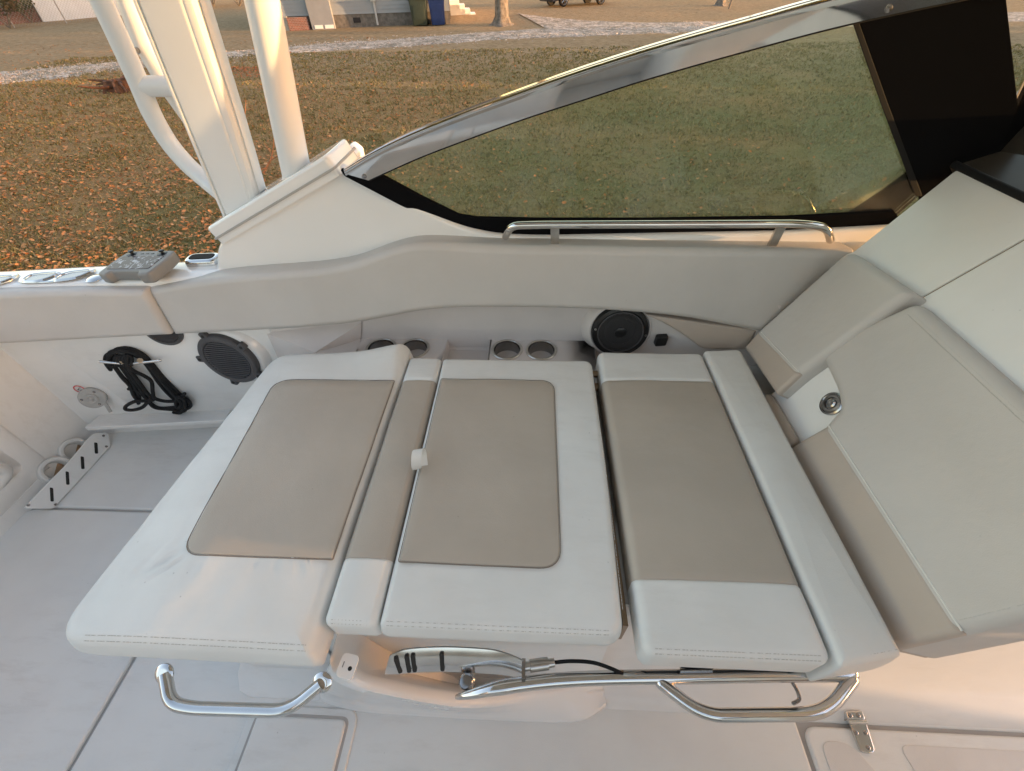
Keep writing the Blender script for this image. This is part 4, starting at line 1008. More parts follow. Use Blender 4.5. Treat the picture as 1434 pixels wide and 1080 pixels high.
def ground_z(x, y):
    yy = min(y, 60.); a = max(0, min(1, (y-3)/3))
    return gz(yy)+a*(.035*noise.noise(Vector((x*.35, y*.35, 0)))+.015*noise.noise(Vector((x*1.3, y*1.3, 3))))
lawn = ground_grid().build('lawn', lawn_mat(), None, 180, kind='structure')
# grass blades and fallen leaves
def scatter_quads(n, xr, yr, dens_fn, mk):
    V = []; Fc = []; cnt = 0; tries = 0
    while cnt < n and tries < n*8:
        tries += 1
        y = yr[0]+(yr[1]-yr[0])*(random.random()**1.7); w = .95*y+1.5; x = random.uniform(max(xr[0], -1.42*y-1.5), min(xr[1], .95*y+1.5))
        if random.random() > dens_fn(x, y): continue
        vs, fs = mk(x, y); o = len(V); V += vs; Fc += [tuple(i+o for i in q) for q in fs]; cnt += 1
    return V, Fc
def blade(x, y):
    vs = []; fs = []; 
    for k in range(3):
        a = random.uniform(0, 6.28); h = random.uniform(.02, .055)*(1 if y < 9 else 1.3); w = random.uniform(.004, .008)*(1+y*.10); ox = x+random.gauss(0, .02); oy = y+random.gauss(0, .02)
        z = ground_z(ox, oy)-.004; ln = random.uniform(.2, 1.6); c, s = math.cos(a), math.sin(a); t = random.uniform(0, 6.28)
        o = len(vs)
        vs += [(ox-c*w, oy-s*w, z), (ox+c*w, oy+s*w, z), (ox+math.cos(t)*h*ln, oy+math.sin(t)*h*ln, z+h)]; fs.append((o, o+1, o+2))
    return vs, fs
V, Fc = scatter_quads(70000, (-18, 16), (3.2, 20), lambda x, y: .55+.45*noise.noise(Vector((x*.8, y*.8, 9))), blade)
GRASS = mat('grass_blades', (.1, .1, .04), .8, spec=.2, island=[(.10, .10, .03), (.27, .20, .085), (.15, .145, .045), (.40, .31, .16), (.22, .18, .07)])
MB2 = MB(); MB2.v = V; MB2.f = Fc
def raw(name, V, Fc, m, **kw):
    me = bpy.data.meshes.new(name); me.from_pydata(V, [], Fc); me.update(); return link(name, me, m, None, **kw)
raw('grass', V, Fc, GRASS, kind='stuff')
LEAF = mat('dry_leaves', (.35, .13, .04), .75, spec=.25, island=[(.22, .085, .03), (.58, .24, .075), (.42, .15, .045), (.66, .33, .14), (.34, .17, .07), (.52, .19, .055), (.46, .30, .16)])
def leaf(x, y):
    s = random.choice((.013, .018, .022, .03))*random.uniform(.8, 1.2)*(1+.012*y); a = random.uniform(0, 6.28); c, sn = math.cos(a), math.sin(a); z = ground_z(x, y)+random.uniform(.01, .035)
    t1, t2 = random.gauss(0, .45), random.gauss(0, .45); cu = random.uniform(.0, .5)*s
    P = []
    for u, v in ((-1, 0), (-.35, -.62), (.45, -.5), (1, 0), (.45, .5), (-.35, .62), (0, 0)):
        zz = (abs(v)*1.2*cu if v else 0)+(u*t1+v*t2)*s*.6+(cu*.5 if abs(u) == 1 else 0)
        P.append((x+(c*u-sn*v)*s, y+(sn*u+c*v)*s, z+zz))
    return P, [(0, 1, 6), (1, 2, 6), (2, 3, 6), (3, 4, 6), (4, 5, 6), (5, 0, 6)]
def ld(x, y):
    d = .16+.84*max(0, min(1, (-x-.5)/4.))
    if x > 0: d *= max(.25, 1-x/7)
    if y > 13: d *= max(.25, 1-(y-13)/9)
    return d*(.45+.8*max(0, noise.noise(Vector((x*.6, y*.6, 21)))+.25))
V, Fc = scatter_quads(23000, (-24, 14), (3.0, 24), ld, leaf)
raw('fallen_leaves', V, Fc, LEAF, kind='stuff')
# heap of rust coloured leaves
def heap(name, cx, cy, rx, ry, n, h, m, **kw):
    V = []; Fc = []
    for i in range(n):
        r = math.sqrt(random.random()); a = random.uniform(0, 6.28); x = cx+rx*r*math.cos(a); y = cy+ry*r*math.sin(a)
        vs, fs = leaf(x, y); dz = h*(1-r*r)*random.random(); o = len(V); V += [(p[0], p[1], p[2]+dz) for p in vs]; Fc += [tuple(i+o for i in q) for q in fs]
    return raw(name, V, Fc, m, **kw)
RUST = mat('rust_leaves', (.4, .1, .02), .8, island=[(.42, .10, .03), (.62, .19, .05), (.34, .09, .03)])
hpc = g(330, 103); heap('leaf_heap', hpc.x, hpc.y, 1.9, .8, 900, .10, RUST, label='low heap of rust red leaves between the tower leg and the round pole', cat='leaf heap')
# gravel track
def gravel_mat():
    m = bpy.data.materials.new('white_gravel'); m.use_nodes = True; nt = m.node_tree; N = nt.nodes; L = nt.links; b = N['Principled BSDF']; b.inputs['Roughness'].default_value = .9
    tc = N.new('ShaderNodeTexCoord'); v = N.new('ShaderNodeTexVoronoi'); v.inputs['Scale'].default_value = 9; L.new(tc.outputs['Object'], v.inputs['Vector'])
    n = N.new('ShaderNodeTexNoise'); n.inputs['Scale'].default_value = 1.6; n.inputs['Detail'].default_value = 8; n.inputs['Roughness'].default_value = .75; L.new(tc.outputs['Object'], n.inputs['Vector'])
    bw = N.new('ShaderNodeSeparateColor'); L.new(v.outputs['Color'], bw.inputs[0])
    c = N.new('ShaderNodeValToRGB'); e = c.color_ramp.elements; e[0].position = 0; e[0].color = (.20, .175, .145, 1); e[1].position = 1; e[1].color = (.70, .57, .46, 1)
    q = e.new(.45); q.color = (.48, .39, .315, 1); L.new(bw.outputs[0], c.inputs[0])
    c2 = N.new('ShaderNodeValToRGB'); e = c2.color_ramp.elements; e[0].position = .42; e[0].color = (0, 0, 0, 1); e[1].position = .62; e[1].color = (1, 1, 1, 1); L.new(n.outputs['Fac'], c2.inputs[0])
    x = N.new('ShaderNodeMix'); x.data_type = 'RGBA'; x.inputs[7].default_value = (.20, .165, .11, 1); L.new(c2.outputs[0], x.inputs[0]); L.new(c.outputs[0], x.inputs[6]); L.new(x.outputs[2], b.inputs['Base Color'])
    bp = N.new('ShaderNodeBump'); bp.inputs['Strength'].default_value = 1; bp.inputs['Distance'].default_value = .04; L.new(v.outputs['Distance'], bp.inputs['Height']); L.new(bp.outputs[0], b.inputs['Normal'])
    return m
GRAVEL = gravel_mat()
def track(name, low, high, dz=.03):
    lo = spline([g(*p) for p in low], 20); hi = spline([g(*p) for p in high], 20); v = []; f = []; K = 6
    for i, (a, b) in enumerate(zip(lo, hi)):
        j1, j2 = .35*noise.noise(Vector((i*.45, 0, 0))), .35*noise.noise(Vector((i*.45, 5, 0)))
        d = (b-a).normalized(); a = a+d*j1; b = b+d*j2
        for k in range(K+1):
            p = a.lerp(b, k/K); v.append((p.x, p.y, ground_z(p.x, p.y)+dz-(.045 if k in (0, K) else 0)))
    n = len(lo)
    for i in range(n-1):
        for k in range(K): f.append((i*(K+1)+k, i*(K+1)+k+1, (i+1)*(K+1)+k+1, (i+1)*(K+1)+k))
    return MB().add(v, f).build(name, GRAVEL, None, 180, kind='structure')
track('gravel_track', [(-330, 178), (-120, 140), (0, 119), (80, 111), (165, 99), (320, 82), (400, 76), (600, 63), (760, 54), (950, 47), (1150, 40), (1434, 32)], [(-330, 150), (-120, 118), (0, 100), (80, 94), (165, 86), (320, 72), (400, 65), (600, 51), (760, 39), (950, 31), (1150, 24), (1434, 16)])
track('gravel_drive', [(770, 44), (850, 44), (960, 42), (1010, 41)], [(722, 18), (790, 26), (880, 31), (990, 31)], .036)
stones_v, stones_f = [], []
STONE = mat('track_stones', (.6, .57, .53), .9, island=[(.28, .235, .195), (.57, .475, .39), (.44, .36, .29), (.66, .56, .47)])
tl = [(-100, 130), (0, 110), (165, 92), (400, 70), (600, 57), (950, 39), (1010, 38)]
for i in range(5200):
    k = random.randint(0, len(tl)-2); t = random.random(); px = tl[k][0]+(tl[k+1][0]-tl[k][0])*t; py = tl[k][1]+(tl[k+1][1]-tl[k][1])*t
    p = g(px, py); x, y = p.x+random.gauss(0, .4), p.y+random.gauss(0, .75); s = random.uniform(.015, .045); z = ground_z(x, y)+.022
    o = len(stones_v); q = [random.uniform(.6, 1.2)*s for _ in range(5)]
    stones_v += [(x+q[0], y, z), (x, y+q[1], z), (x-q[2], y, z), (x, y-q[3], z), (x+s*.2, y, z+q[4]*.8)]; stones_f += [(o, o+1, o+4), (o+1, o+2, o+4), (o+2, o+3, o+4), (o+3, o, o+4)]
raw('loose_gravel', stones_v, stones_f, STONE, kind='stuff')

# ---- trees
BARK = mat('grey_bark', (.22, .19, .155), .9, col2=(.10, .085, .07), vscale=7, detail=8, bump=1., bscale=16, bdist=.03)
LEAFG = mat('evergreen_leaves', (.05, .06, .025), .7, island=[(.025, .035, .012), (.06, .07, .025), (.09, .085, .03), (.04, .05, .02)])
LEAFO = mat('autumn_crown_leaves', (.2, .1, .03), .7, island=[(.25, .10, .03), (.18, .11, .04), (.33, .15, .05), (.12, .09, .03)])
SHRUB = mat('dry_shrub_leaves', (.08, .06, .03), .8, island=[(.045, .04, .02), (.10, .075, .04), (.07, .07, .03), (.14, .09, .05)])
def leafcards(cs, n, s):
    V = []; Fc = []
    for i in range(n):
        c, r = random.choice(cs); d = Vector((random.gauss(0, 1), random.gauss(0, 1), random.gauss(0, 1))).normalized()*r*random.random()**.45
        p = Vector(c)+Vector((d.x, d.y, d.z*.8)); a = Vector((random.gauss(0, 1), random.gauss(0, 1), random.gauss(0, 1))).normalized(); b = a.orthogonal().normalized(); q = s*random.uniform(.6, 1.3)
        o = len(V); V += [tuple(p+a*q), tuple(p+b*q*.5), tuple(p-a*q), tuple(p-b*q*.5)]; Fc.append((o, o+1, o+2, o+3))
    return V, Fc
def tree(name, x, y, h, r, crown_r, label, cat='tree', group=None, n=2600, leafm=None, ls=.13, crown_z=.62, flare=1.9, lean=0., limbs=7):
    z = ground_z(x, y); t = empty(name, (x, y, z), label, cat, group)
    m = MB(); rg = []
    for k, (hh, rr) in enumerate(((-.1, flare*1.15), (.0, flare), (.05, flare*.78), (.14, flare*.62+.1), (.35, 1.05), (1., .98), (2., .9), (h*.35, .75), (h*.55, .5), (h*.8, .2), (h, .05))):
        rg.append([(x+lean*hh+math.cos(a)*r*rr*(1+(.22 if hh < .3 else .07)*math.sin(a*5+k*.3+x)), y+math.sin(a)*r*rr*(1+(.22 if hh < .3 else .07)*math.sin(a*4+1+k*.4)), z+hh) for a in [2*math.pi*j/24 for j in range(24)]])
    m.loft(rg); cs = []
    for k in range(limbs):
        a = 2*math.pi*k/limbs+random.uniform(-.3, .3); h0 = h*random.uniform(.38, .7); L_ = crown_r*random.uniform(.6, 1.)
        p0 = Vector((x+lean*h0, y, z+h0)); p2 = p0+Vector((math.cos(a)*L_, math.sin(a)*L_, L_*random.uniform(.4, .9))); p1 = p0.lerp(p2, .5)+Vector((0, 0, -.1*L_))
        m.tube([p0, p1, p2], [r*.4, r*.05], 8, smooth=5); cs += [(p2, crown_r*.42), (p1+Vector((0, 0, .2*L_)), crown_r*.32)]
    cs.append(((x+lean*h, y, z+h*.92), crown_r*.5))
    m.build('trunk', BARK, t, 60)
    if n:
        V, Fc = leafcards(cs, n, ls); me = bpy.data.meshes.new('crown'); me.from_pydata(V, [], Fc); me.update(); link('crown', me, leafm or LEAFO, t)
    return t
p = g(703, 35); tree('lawn_tree', p.x, p.y, 11, .31, 3.6, 'thick grey tree trunk with flared roots standing right of the bins', n=1500)
p = g(1009, 8); tree('lawn_tree', p.x, p.y, 9, .20, 2.6, 'dark slim tree trunk beside the parked dark car', n=900)
p = g(1021, 13); z = ground_z(p.x, p.y)
tag(MB().tube([(p.x-.04, p.y, z-.2), (p.x+.12, p.y, z+1.4)], .05, 10).build('leaning_post', mat('weathered_wood', (.18, .155, .13), .9, var=.3, vscale=20), None), 'short grey wooden post leaning behind the gravel track', 'post')
# stump with torn roots and twigs
p = g(172, 128); z = ground_z(p.x, p.y); st_ = empty('tree_stump', (p.x, p.y, z), 'low rotten stump with splayed roots beside the tower tubes', 'tree stump')
ROT_ = mat('rotten_wood', (.20, .085, .04), .95, col2=(.07, .035, .02), vscale=6, detail=8, bump=1., bscale=20, bdist=.03)
m = MB(); m.loft([[(p.x+math.cos(a)*r*(1+.25*math.sin(3*a+k)), p.y+math.sin(a)*r*.8*(1+.25*math.sin(5*a)), z+h) for a in [2*math.pi*j/20 for j in range(20)]] for k, (r, h) in enumerate(((.55, -.05), (.42, .06), (.33, .18), (.30, .26), (.16, .22)))])
m.build('stump', ROT_, st_, 60); m = MB()
for k in range(16):
    a = random.uniform(0, 6.28); L_ = random.uniform(.4, 1.1); q0 = Vector((p.x, p.y, z+random.uniform(.02, .22))); q1 = q0+Vector((math.cos(a)*L_*.5, math.sin(a)*L_*.5, random.uniform(0, .16))); q2 = q0+Vector((math.cos(a)*L_, math.sin(a)*L_, -.1+random.uniform(0, .25)))
    m.tube([q0, q1, q2], [.06, .015], 7, smooth=4)
m.build('root', ROT_, st_)
def branch(px, py, L_, label):
    p = g(px, py); z = ground_z(p.x, p.y); m = MB(); a0 = Vector((p.x-.1, p.y, z+.02)); a1 = a0+Vector((L_*.3, .1, L_*.35)); a2 = a1+Vector((L_*.16, .1, L_*.42))
    m.tube([a0, a1, a2], [.014, .005], 7, smooth=5); m.tube([a1, a1+Vector((-.16*L_, .1, .22*L_))], [.008, .003], 6); m.tube([a0.lerp(a1, .6), a1+Vector((.25*L_, -.1, .05*L_))], [.008, .003], 6); m.tube([a0+Vector((-.3*L_, -.1, .0)), a0.lerp(a1, .3)], .008, 6)
    tag(m.build('fallen_branch', mat('twig_bark', (.38, .16, .07), .9), None), label, 'branch')
branch(341, 180, .6, 'upright twig sticking out of the grass between leg and pole'); branch(378, 245, .7, 'thin bare twig lying close beside the round pole')

# ---- neighbour's house
SID = bpy.data.materials.new('grey_siding')
SID = mat('grey_siding', (.27, .29, .31), .6, var=.06, vscale=2); SID_LIT = mat('sunlit_siding', (.62, .56, .50), .6, var=.06, vscale=2); FOUND = mat('foundation_block', (.17, .155, .14), .9, var=.4, vscale=6, bump=.5, bscale=30)  # end wall's paler, warmer siding has the sunlight put into its colour
def brick_mat():
    m = mat('red_brick', (.28, .11, .08), .9); nt = m.node_tree; N = nt.nodes; L = nt.links; b = N['Principled BSDF']
    tc = N.new('ShaderNodeTexCoord'); mp = N.new('ShaderNodeMapping'); mp.inputs['Rotation'].default_value = (rad(90), 0, 0); br = N.new('ShaderNodeTexBrick'); br.inputs['Scale'].default_value = 4.
    br.inputs['Color1'].default_value = (.26, .10, .075, 1); br.inputs['Color2'].default_value = (.17, .075, .06, 1); br.inputs['Mortar'].default_value = (.30, .27, .24, 1)
    L.new(tc.outputs['Object'], mp.inputs[0]); L.new(mp.outputs[0], br.inputs['Vector']); L.new(br.outputs['Color'], b.inputs['Base Color']); return m
BRICK = brick_mat(); ROOF = mat('asphalt_shingle', (.07, .065, .06), .95, var=.4, vscale=8, bump=.6, bscale=20)
A_, B_ = g(372, 43.5), g(631, 33)
dr = (B_-A_); dr.z = 0; LEN = dr.length; dr.normalize(); bk_ = Vector((-dr.y, dr.x, 0))
hz_ = min(A_.z, B_.z)-.03
house = empty('neighbour_house', A_, 'grey sided bungalow on a block foundation with a sunlit end wall', 'house')
fh = lambda u, v, w: Vector((A_.x, A_.y, hz_))+dr*u+bk_*v+Vector((0, 0, w))
WDT = 9.
m = MB()
m.loft([[fh(0, 0, w), fh(LEN, 0, w), fh(LEN, WDT, w), fh(0, WDT, w)] for w in (-.4, .55)]); m.build('foundation', FOUND, house)
def siding(p0, p1, q, name, m_, w0=.55, w1=3.1, n=17):
    m = MB(); rg = []
    for k in range(n):
        a = w0+(w1-w0)*k/n; b = w0+(w1-w0)*(k+1)/n; o1, o2 = q*.030, q*.012
        rg += [(a, o1), (b, o2)]
    V = []; Fc = []
    for a, o in rg: V += [p0+o+Vector((0, 0, a)), p1+o+Vector((0, 0, a))]
    for i in range(len(rg)-1): Fc.append((2*i, 2*i+1, 2*i+3, 2*i+2))
    return m.add(V, Fc).build(name, m_, house, 10)
siding(fh(-.02, 0, 0), fh(LEN+.03, 0, 0), -bk_, 'front_wall', SID); siding(fh(LEN, -.03, 0), fh(LEN, WDT, 0), dr, 'end_wall', SID_LIT)
MB().loft([[fh(0.01, .02, w), fh(LEN-.01, .02, w), fh(LEN-.01, WDT, w), fh(.01, WDT, w)] for w in (.555, 3.1)]).build('wall', SID, house)
MB().loft([[fh(u, -.5, 3.05), fh(u, WDT/2, 5.2), fh(u, WDT+.5, 3.05), fh(u, WDT+.5, 3.0), fh(u, -.5, 3.0)] for u in (-.4, LEN+.4)]).build('roof', ROOF, house)
def hx(px): # distance along the front wall at a pixel column near the ground line
    q = g(px, 43.5+(px-372)*(33-43.5)/(631-372)); return (q-A_).dot(dr)
def facade(name, pa, pb, w0, w1, d, m_, par=house, lab=None, off=.034):
    u0, u1 = hx(pa), hx(pb)
    return MB().loft([[fh(u0, -off, w), fh(u1, -off, w), fh(u1, -off-d, w), fh(u0, -off-d, w)] for w in (w0, w1)]).build(name, m_, par, lab and 30 or 30, label=lab)
WHT = mat('white_trim', (.72, .71, .70), .5); GRY = mat('grey_metal_door', (.25, .26, .28), .5, var=.1, vscale=3); DGL = mat('dark_window', (.03, .03, .035), .15)
facade('brick_step', 408, 436, -.2, .52, .25, BRICK); facade('block_step', 394, 407.5, -.2, .55, .2, mat('concrete_block', (.34, .33, .30), .9, var=.2, vscale=10))
bx = facade('basement_hatch', 440, 471, .02, 2.5, .30, GRY, lab='grey metal side door with a dark pane')
facade('door_pane', 441.5, 462, 1.15, 1.9, .02, DGL, bx, off=.336)
for a, b in ((444, 455), (458, 470)): facade('door_vent', a, b, .06, .20, .02, WHT, bx, off=.336)
facade('downpipe', 464, 467.5, .1, 3., .08, DGL); facade('window', 412, 434, 1.75, 2.9, .05, WHT)
mt = facade('meter_box', 526, 533, 1.0, 1.75, .12, mat('meter_grey', (.42, .42, .42), .5)); facade('meter_pipe', 528.5, 531, .1, 1.0, .05, MATS['meter_grey'], mt)
facade('crawl_vent', 497, 507, .22, .42, .02, DGL, off=.002)
for v in (1.2, 3.2): MB().loft([[fh(LEN+.002, v, w), fh(LEN+.002, v+.5, w), fh(LEN+.02, v+.5, w), fh(LEN+.02, v, w)] for w in (.15, .4)]).build('crawl_vent', DGL, house)
m = MB()
for k in range(4): m.loft([[fh(LEN+.05, 4.+.0, w), fh(LEN+1.5-.3*k, 4., w), fh(LEN+1.5-.3*k, 5.4, w), fh(LEN+.05, 5.4, w)] for w in (-.2+(.2*k), .2*(k+1)-.004)])
m.build('end_steps', WHT, house)
# wheelie bins against the front wall
def bin_(px0, px1, py, m_, label, yaw=0.):
    a, b = g(px0, py), g(px1, py); w = (b-a).length; c = (a+b)/2; z = ground_z(c.x, c.y); t = empty('wheelie_bin', (c.x, c.y, z), label, 'wheelie bin', 'bins by the house'); h = 1.12
    fb = lambda u, v, ww: Vector((c.x, c.y, z))+dr*u+bk_*v+Vector((0, 0, ww)); m = MB()
    rr = lambda s, d: rrect(-w/2*s, w/2*s, -d*s, d*s, .05, 4)
    m.loft([[fb(u, v, ww) for u, v in rr(s, .36)] for ww, s in ((.03, .76), (.06, .8), (.95, .97), (.96, 1.03), (1.02, 1.04), (1.02, .98))]); 
    m.loft([[fb(u, v, ww) for u, v in rrect(-w*.32, w*.32, -.335+d, -.31+d, .03, 3)] for ww, d in ((.25, .03), (.8, -.035))])
    m.build('bin_body', m_, t, 40)
    MB().loft([[fb(u, v, ww+max(0, -v)*.03) for u, v in rrect(-w/2*s, w/2*s, -.40*s, .40*s, .07, 4)] for ww, s in ((1.025, 1.04), (1.06, 1.05), (1.10, .96), (1.12, .8))]).build('lid', m_, t, 40)
    MB().tube([fb(-w*.4, .42, 1.02), fb(w*.4, .42, 1.02)], .02, 8).build('handle', m_, t)
    for s in (-1, 1): MB().disc_stack(fb(s*w*.40, .30, .13), dr, [(.05, -.03), (.13, -.03), (.13, .03), (.05, .03)], 18).build('wheel', RUBBER, t)
bin_(578, 601, 36.5, mat('green_bin_plastic', (.03, .045, .035), .5, var=.2, vscale=5), 'dark green wheelie bin against the grey siding'); bin_(604, 625, 35.5, mat('blue_bin_plastic', (.02, .045, .16), .5, var=.2, vscale=5), 'blue wheelie bin at the corner of the grey house')
# parked car
p0, p1 = g(764, 10), g(846, 4); cd = (p1-p0); cd.z = 0; CL = 4.5; cd.normalize(); cn = Vector((-cd.y, cd.x, 0)); pc_ = g(806, 7.5); zc_ = ground_z(pc_.x, pc_.y)
car = empty('parked_car', (pc_.x, pc_.y, zc_), 'dark blue saloon parked on the grass beyond the gravel', 'car')
fc_ = lambda u, v, w: Vector((pc_.x, pc_.y, zc_))+cd*u+cn*v+Vector((0, 0, w))
PAINT = mat('dark_blue_paint', (.02, .026, .045), .25, coat=.6, var=.1, vscale=2)
lowp = [(-2.25, .35), (-2.28, .55), (-2.2, .85), (-1.6, .98), (-.9, 1.0), (.9, .98), (1.75, .88), (2.2, .70), (2.27, .45), (2.2, .25)]
arch = []
for cx_ in (1.38, -1.38): arch += [(cx_+.37*math.cos(a), .30+.37*math.sin(a)) for a in [math.pi*k/8 for k in range(9)]]
sidep = rpoly(lowp[::-1]+[(-2.2, .25)]+[(p_[0], max(p_[1], .25)) for p_ in sorted(arch[9:], key=lambda q: q[0])]+[(p_[0], max(p_[1], .25)) for p_ in sorted(arch[:9], key=lambda q: q[0])], .0)
MB().slab(sidep, lambda u, v, w: fc_(u, w, v), -.88, .88, .06, 3, True).build('car_body', PAINT, car, 40)
cabin = [(-1.75, .95), (-1.1, 1.42), (.3, 1.45), (1.15, .97)]
MB().loft([[fc_(u, s*(.80-max(0, w-1)*.35), w) for u, w in cabin] for s in (-1, 1)]).build('cabin', PAINT, car)
for s in (-1, 1): MB().loft([[fc_(u, s*(.815-max(0, w-1)*.35)+o, w) for u, w in ((-1.5, 1.0), (-1.02, 1.36), (.22, 1.38), (.9, 1.01))] for o in (-.004, .006)]).build('side_window', DGL, car)
for u in (1.38, -1.38):
    for s in (-1, 1):
        wl = MB().disc_stack(fc_(u, s*.80, .32), cn*s, [(.2, -.1), (.31, -.1), (.325, -.06), (.325, .05), (.31, .085), (.22, .09), (.21, .07), (.05, .06)], 30).build('wheel', RUBBER, car); sp = MB()
        for k in range(5):
            a = 2*math.pi*k/5; d1 = cd*math.cos(a)+Vector((0, 0, math.sin(a))); sp.tube([fc_(u, s*.875, .32)+d1*.03, fc_(u, s*.885, .32)+d1*.21], .022, 8)
        sp.tube([fc_(u, s*.885, .32)+(cd*math.cos(q)+Vector((0, 0, math.sin(q))))*.215 for q in [2*math.pi*j/24 for j in range(24)]], .014, 6, closed=True); sp.build('rim', CHROME, wl)
# ---- far house behind a chain link fence, with shrubs
fa, fb_ = g(-60, 46), g(160, 27)
fd = fb_-fa; fd.z = 0; FL = fd.length; fd.normalize(); fn_ = Vector((-fd.y, fd.x, 0))
fence = empty('chain_link_fence', fa, 'low chain link fence in front of the white house', 'fence'); FM = mat('galvanised_wire', (.35, .35, .35), .5, .6)
def fz(s): q = fa+fd*s; return Vector((q.x, q.y, ground_z(q.x, q.y)))
npost = max(3, int(FL/2.6)); 
for k in range(npost+1): q = fz(FL*k/npost); MB().tube([q, q+Vector((0, 0, 1.25))], .035, 8).build('post', FM, fence)
MB().tube([fz(0)+Vector((0, 0, 1.22)), fz(FL)+Vector((0, 0, 1.22))], .025, 8).build('top_rail', FM, fence)
m = MB(); st = .16
for k in range(int(FL/st)):
    for s in (1, -1):
        q0 = fz(k*st)+Vector((0, 0, .05 if s > 0 else 1.2)); q1 = fz(min(FL, k*st+1.15))+Vector((0, 0, 1.2 if s > 0 else .05)); t = Vector((0, 0, .005)); m.add([q0-t, q1-t, q1+t, q0+t], [(0, 1, 2, 3)])
m.build('wire_mesh', FM, fence)
h0 = g(60, 26); far = empty('far_house', h0, 'white gabled house with a brick end behind the chain link fence', 'house'); WHS = mat('white_siding', (.62, .66, .70), .6, var=.08, vscale=1.5)
fo_ = lambda u, v, w: Vector((fa.x, fa.y, ground_z(fa.x, fa.y)))+fd*u+fn_*v+Vector((0, 0, w))
def us(px): return (g(px, 46-(px+60)*19/220)-fa).dot(fd)*1.09
uu = us(62)
MB().loft([[fo_(uu, 2.8, w), fo_(uu+7.5, 2.8, w), fo_(uu+7.5, 11, w), fo_(uu, 11, w)] for w in (-.5, 3.2)]).build('wall', WHS, far)
MB().loft([[fo_(uu-7., 3.2, w), fo_(uu-.03, 3.2, w), fo_(uu-.03, 11, w), fo_(uu-7., 11, w)] for w in (-.5, 3.0)]).build('brick_wall', BRICK, far)
MB().loft([[fo_(u, 2.3, 3.15), fo_(u, 7, 5.8), fo_(u, 11.5, 3.15), fo_(u, 11.5, 3.05), fo_(u, 2.3, 3.05)] for u in (uu-7.4, uu+8)]).build('roof', ROOF, far)
facade_w = MB().loft([[fo_(uu+3.2, 2.76, w), fo_(uu+4.4, 2.76, w), fo_(uu+4.4, 2.8, w), fo_(uu+3.2, 2.8, w)] for w in (1.3, 2.5)]).build('window', DGL, far)
def shrub(px, py, h, r, n, label, m_=None, off=0., ls=.09):
    p = g(px, py)+fn_*off; z = ground_z(p.x, p.y); t = empty('shrub', (p.x, p.y, z), label, 'shrub'); m = MB(); cs = []
    for k in range(7):
        a = random.uniform(0, 6.28); e = Vector((p.x+math.cos(a)*r*.8, p.y+math.sin(a)*r*.8, z+h*random.uniform(.5, 1))); m.tube([Vector((p.x, p.y, z)), e], [.03, .01], 6); cs.append((e, r*.45))
    cs.append(((p.x, p.y, z+h*.5), r*.6)); m.build('stem', BARK, t); V, Fc = leafcards(cs, n, ls); me = bpy.data.meshes.new('foliage'); me.from_pydata(V, [], Fc); me.update(); link('foliage', me, m_ or SHRUB, t)
shrub(14, 40, 1.9, .9, 900, 'tangled brown shrub with pale stems at the left end of the fence')
shrub(48, 33, 1.5, .8, 700, 'dark bush in front of the brick end wall', LEAFG, .9)
shrub(78, 30, 1.7, .5, 350, 'small green bush beside the corner of the white house', LEAFG, 1.2); shrub(108, 27, 2.2, .4, 220, 'thin dark sapling against the white house wall', SHRUB, 1.2)
shrub(300, 9, 2.6, 2.0, 1500, 'dark hedge bush seen past the wide tower leg', SHRUB); shrub(335, 8, 2.2, 2.0, 1300, 'brown hedge bush seen beside the round pole', SHRUB)

# trees beyond the bow and behind the photographer: out of view, placed to break up the low sun
tv, tf = [], []
_d = Vector((math.cos(SUN_AZ), math.sin(SUN_AZ))); _p = Vector((-_d.y, _d.x))
def cards(n, fn):
    for i in range(n):
        r_ = fn()
        if r_ is None: continue
        p = Vector(r_); a = Vector((random.gauss(0, 1), random.gauss(0, 1), random.gauss(0, 1))).normalized(); b = a.orthogonal().normalized(); q = random.uniform(.22, .45)
        o = len(tv); tv.extend([tuple(p+a*q), tuple(p+b*q*.6), tuple(p-a*q), tuple(p-b*q*.6)]); tf.append((o, o+1, o+2, o+3))
def row():
    s = random.uniform(4.2, 25); t_ = random.uniform(27, 31); hmax = 6.+2.5*noise.noise(Vector((s*.45, 0, 2)))
    if noise.noise(Vector((s*.7, 0, 7))) > .30: return None
    c = _p*s+_d*t_; return (c.x, c.y, -1.2+random.random()**.8*hmax)
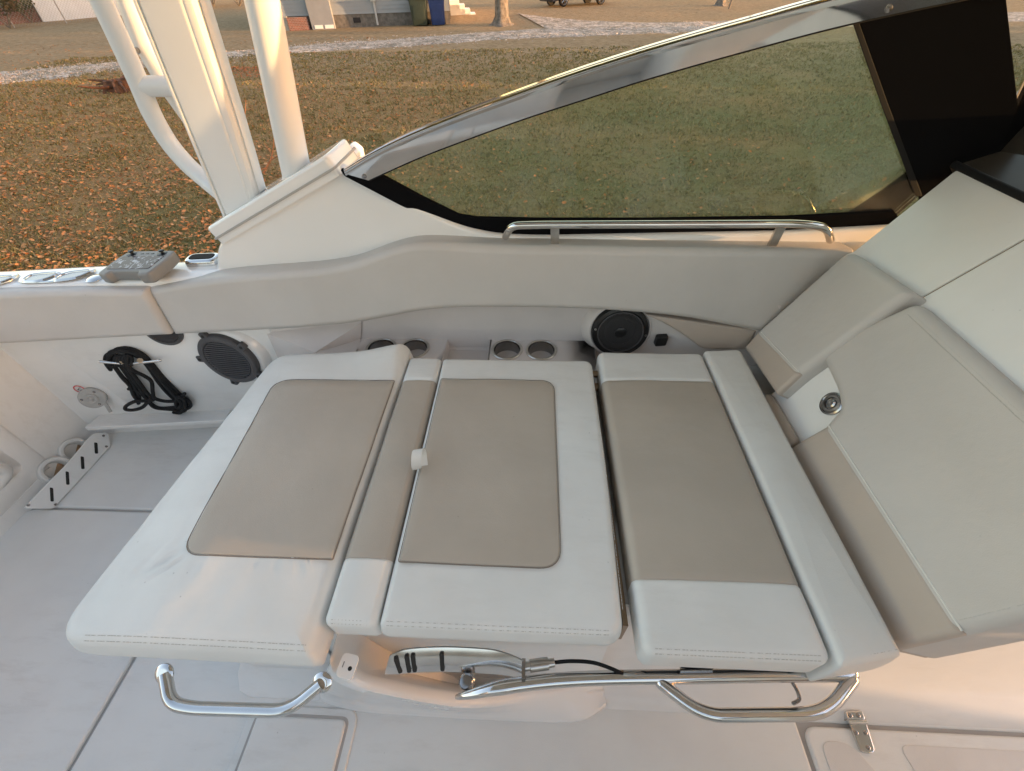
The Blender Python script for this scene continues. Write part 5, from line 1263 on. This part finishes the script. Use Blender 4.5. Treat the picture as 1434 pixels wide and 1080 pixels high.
def back():
    a = rad(random.uniform(-170, -22)); r_ = random.uniform(26, 31); hmax = 6.5+3*noise.noise(Vector((a*4, 0, 2)))
    return (math.cos(a)*r_, math.sin(a)*r_, -1.6+random.random()*hmax)
cards(11000, row); cards(16000, back)
raw('treeline', tv, tf, LEAFG, kind='stuff')
# ================================================================== LIGHT
w = bpy.data.worlds.new('World'); scn.world = w; w.use_nodes = True
nt = w.node_tree; bg = nt.nodes['Background']; sky = nt.nodes.new('ShaderNodeTexSky'); sky.sky_type = 'NISHITA'; sky.sun_disc = False
sky.sun_elevation = SUN_EL; sky.sun_rotation = math.pi/2-SUN_AZ; sky.air_density = 1.; sky.dust_density = 1.5; sky.ozone_density = 1.
mul = nt.nodes.new('ShaderNodeMix'); mul.data_type = 'RGBA'; mul.blend_type = 'MULTIPLY'; mul.inputs[0].default_value = 1.; mul.inputs[7].default_value = (1., .90, .92, 1)
nt.links.new(sky.outputs[0], mul.inputs[6]); nt.links.new(mul.outputs[2], bg.inputs[0]); bg.inputs[1].default_value = .15
sd = bpy.data.lights.new('sun', 'SUN'); sd.energy = 1.1; sd.angle = rad(.6); sd.color = (1., .58, .27)
so = bpy.data.objects.new('sun', sd); COL.objects.link(so)
sv = Vector((math.cos(SUN_EL)*math.cos(SUN_AZ), math.cos(SUN_EL)*math.sin(SUN_AZ), math.sin(SUN_EL)))
so.rotation_euler = sv.to_track_quat('Z', 'Y').to_euler()
# ================================================================== CAMERA
cd_ = bpy.data.cameras.new('camera'); cam = bpy.data.objects.new('camera', cd_); COL.objects.link(cam); scn.camera = cam
cd_.sensor_fit = 'HORIZONTAL'; cd_.sensor_width = 36; cd_.lens = 36*F/1434; cd_.clip_start = .02; cd_.clip_end = 1000
M = Matrix.Identity(4)
for i in range(3): M[i][0] = ROT[i, 0]; M[i][1] = -ROT[i, 1]; M[i][2] = -ROT[i, 2]; M[i][3] = CAM[i]
cam.matrix_world = M
vs_ = scn.view_settings; vs_.view_transform = 'Standard'; vs_.look = 'None'; vs_.gamma = 1; vs_.exposure = 3.48
scn.cycles.max_bounces = 8; scn.cycles.use_denoising = True
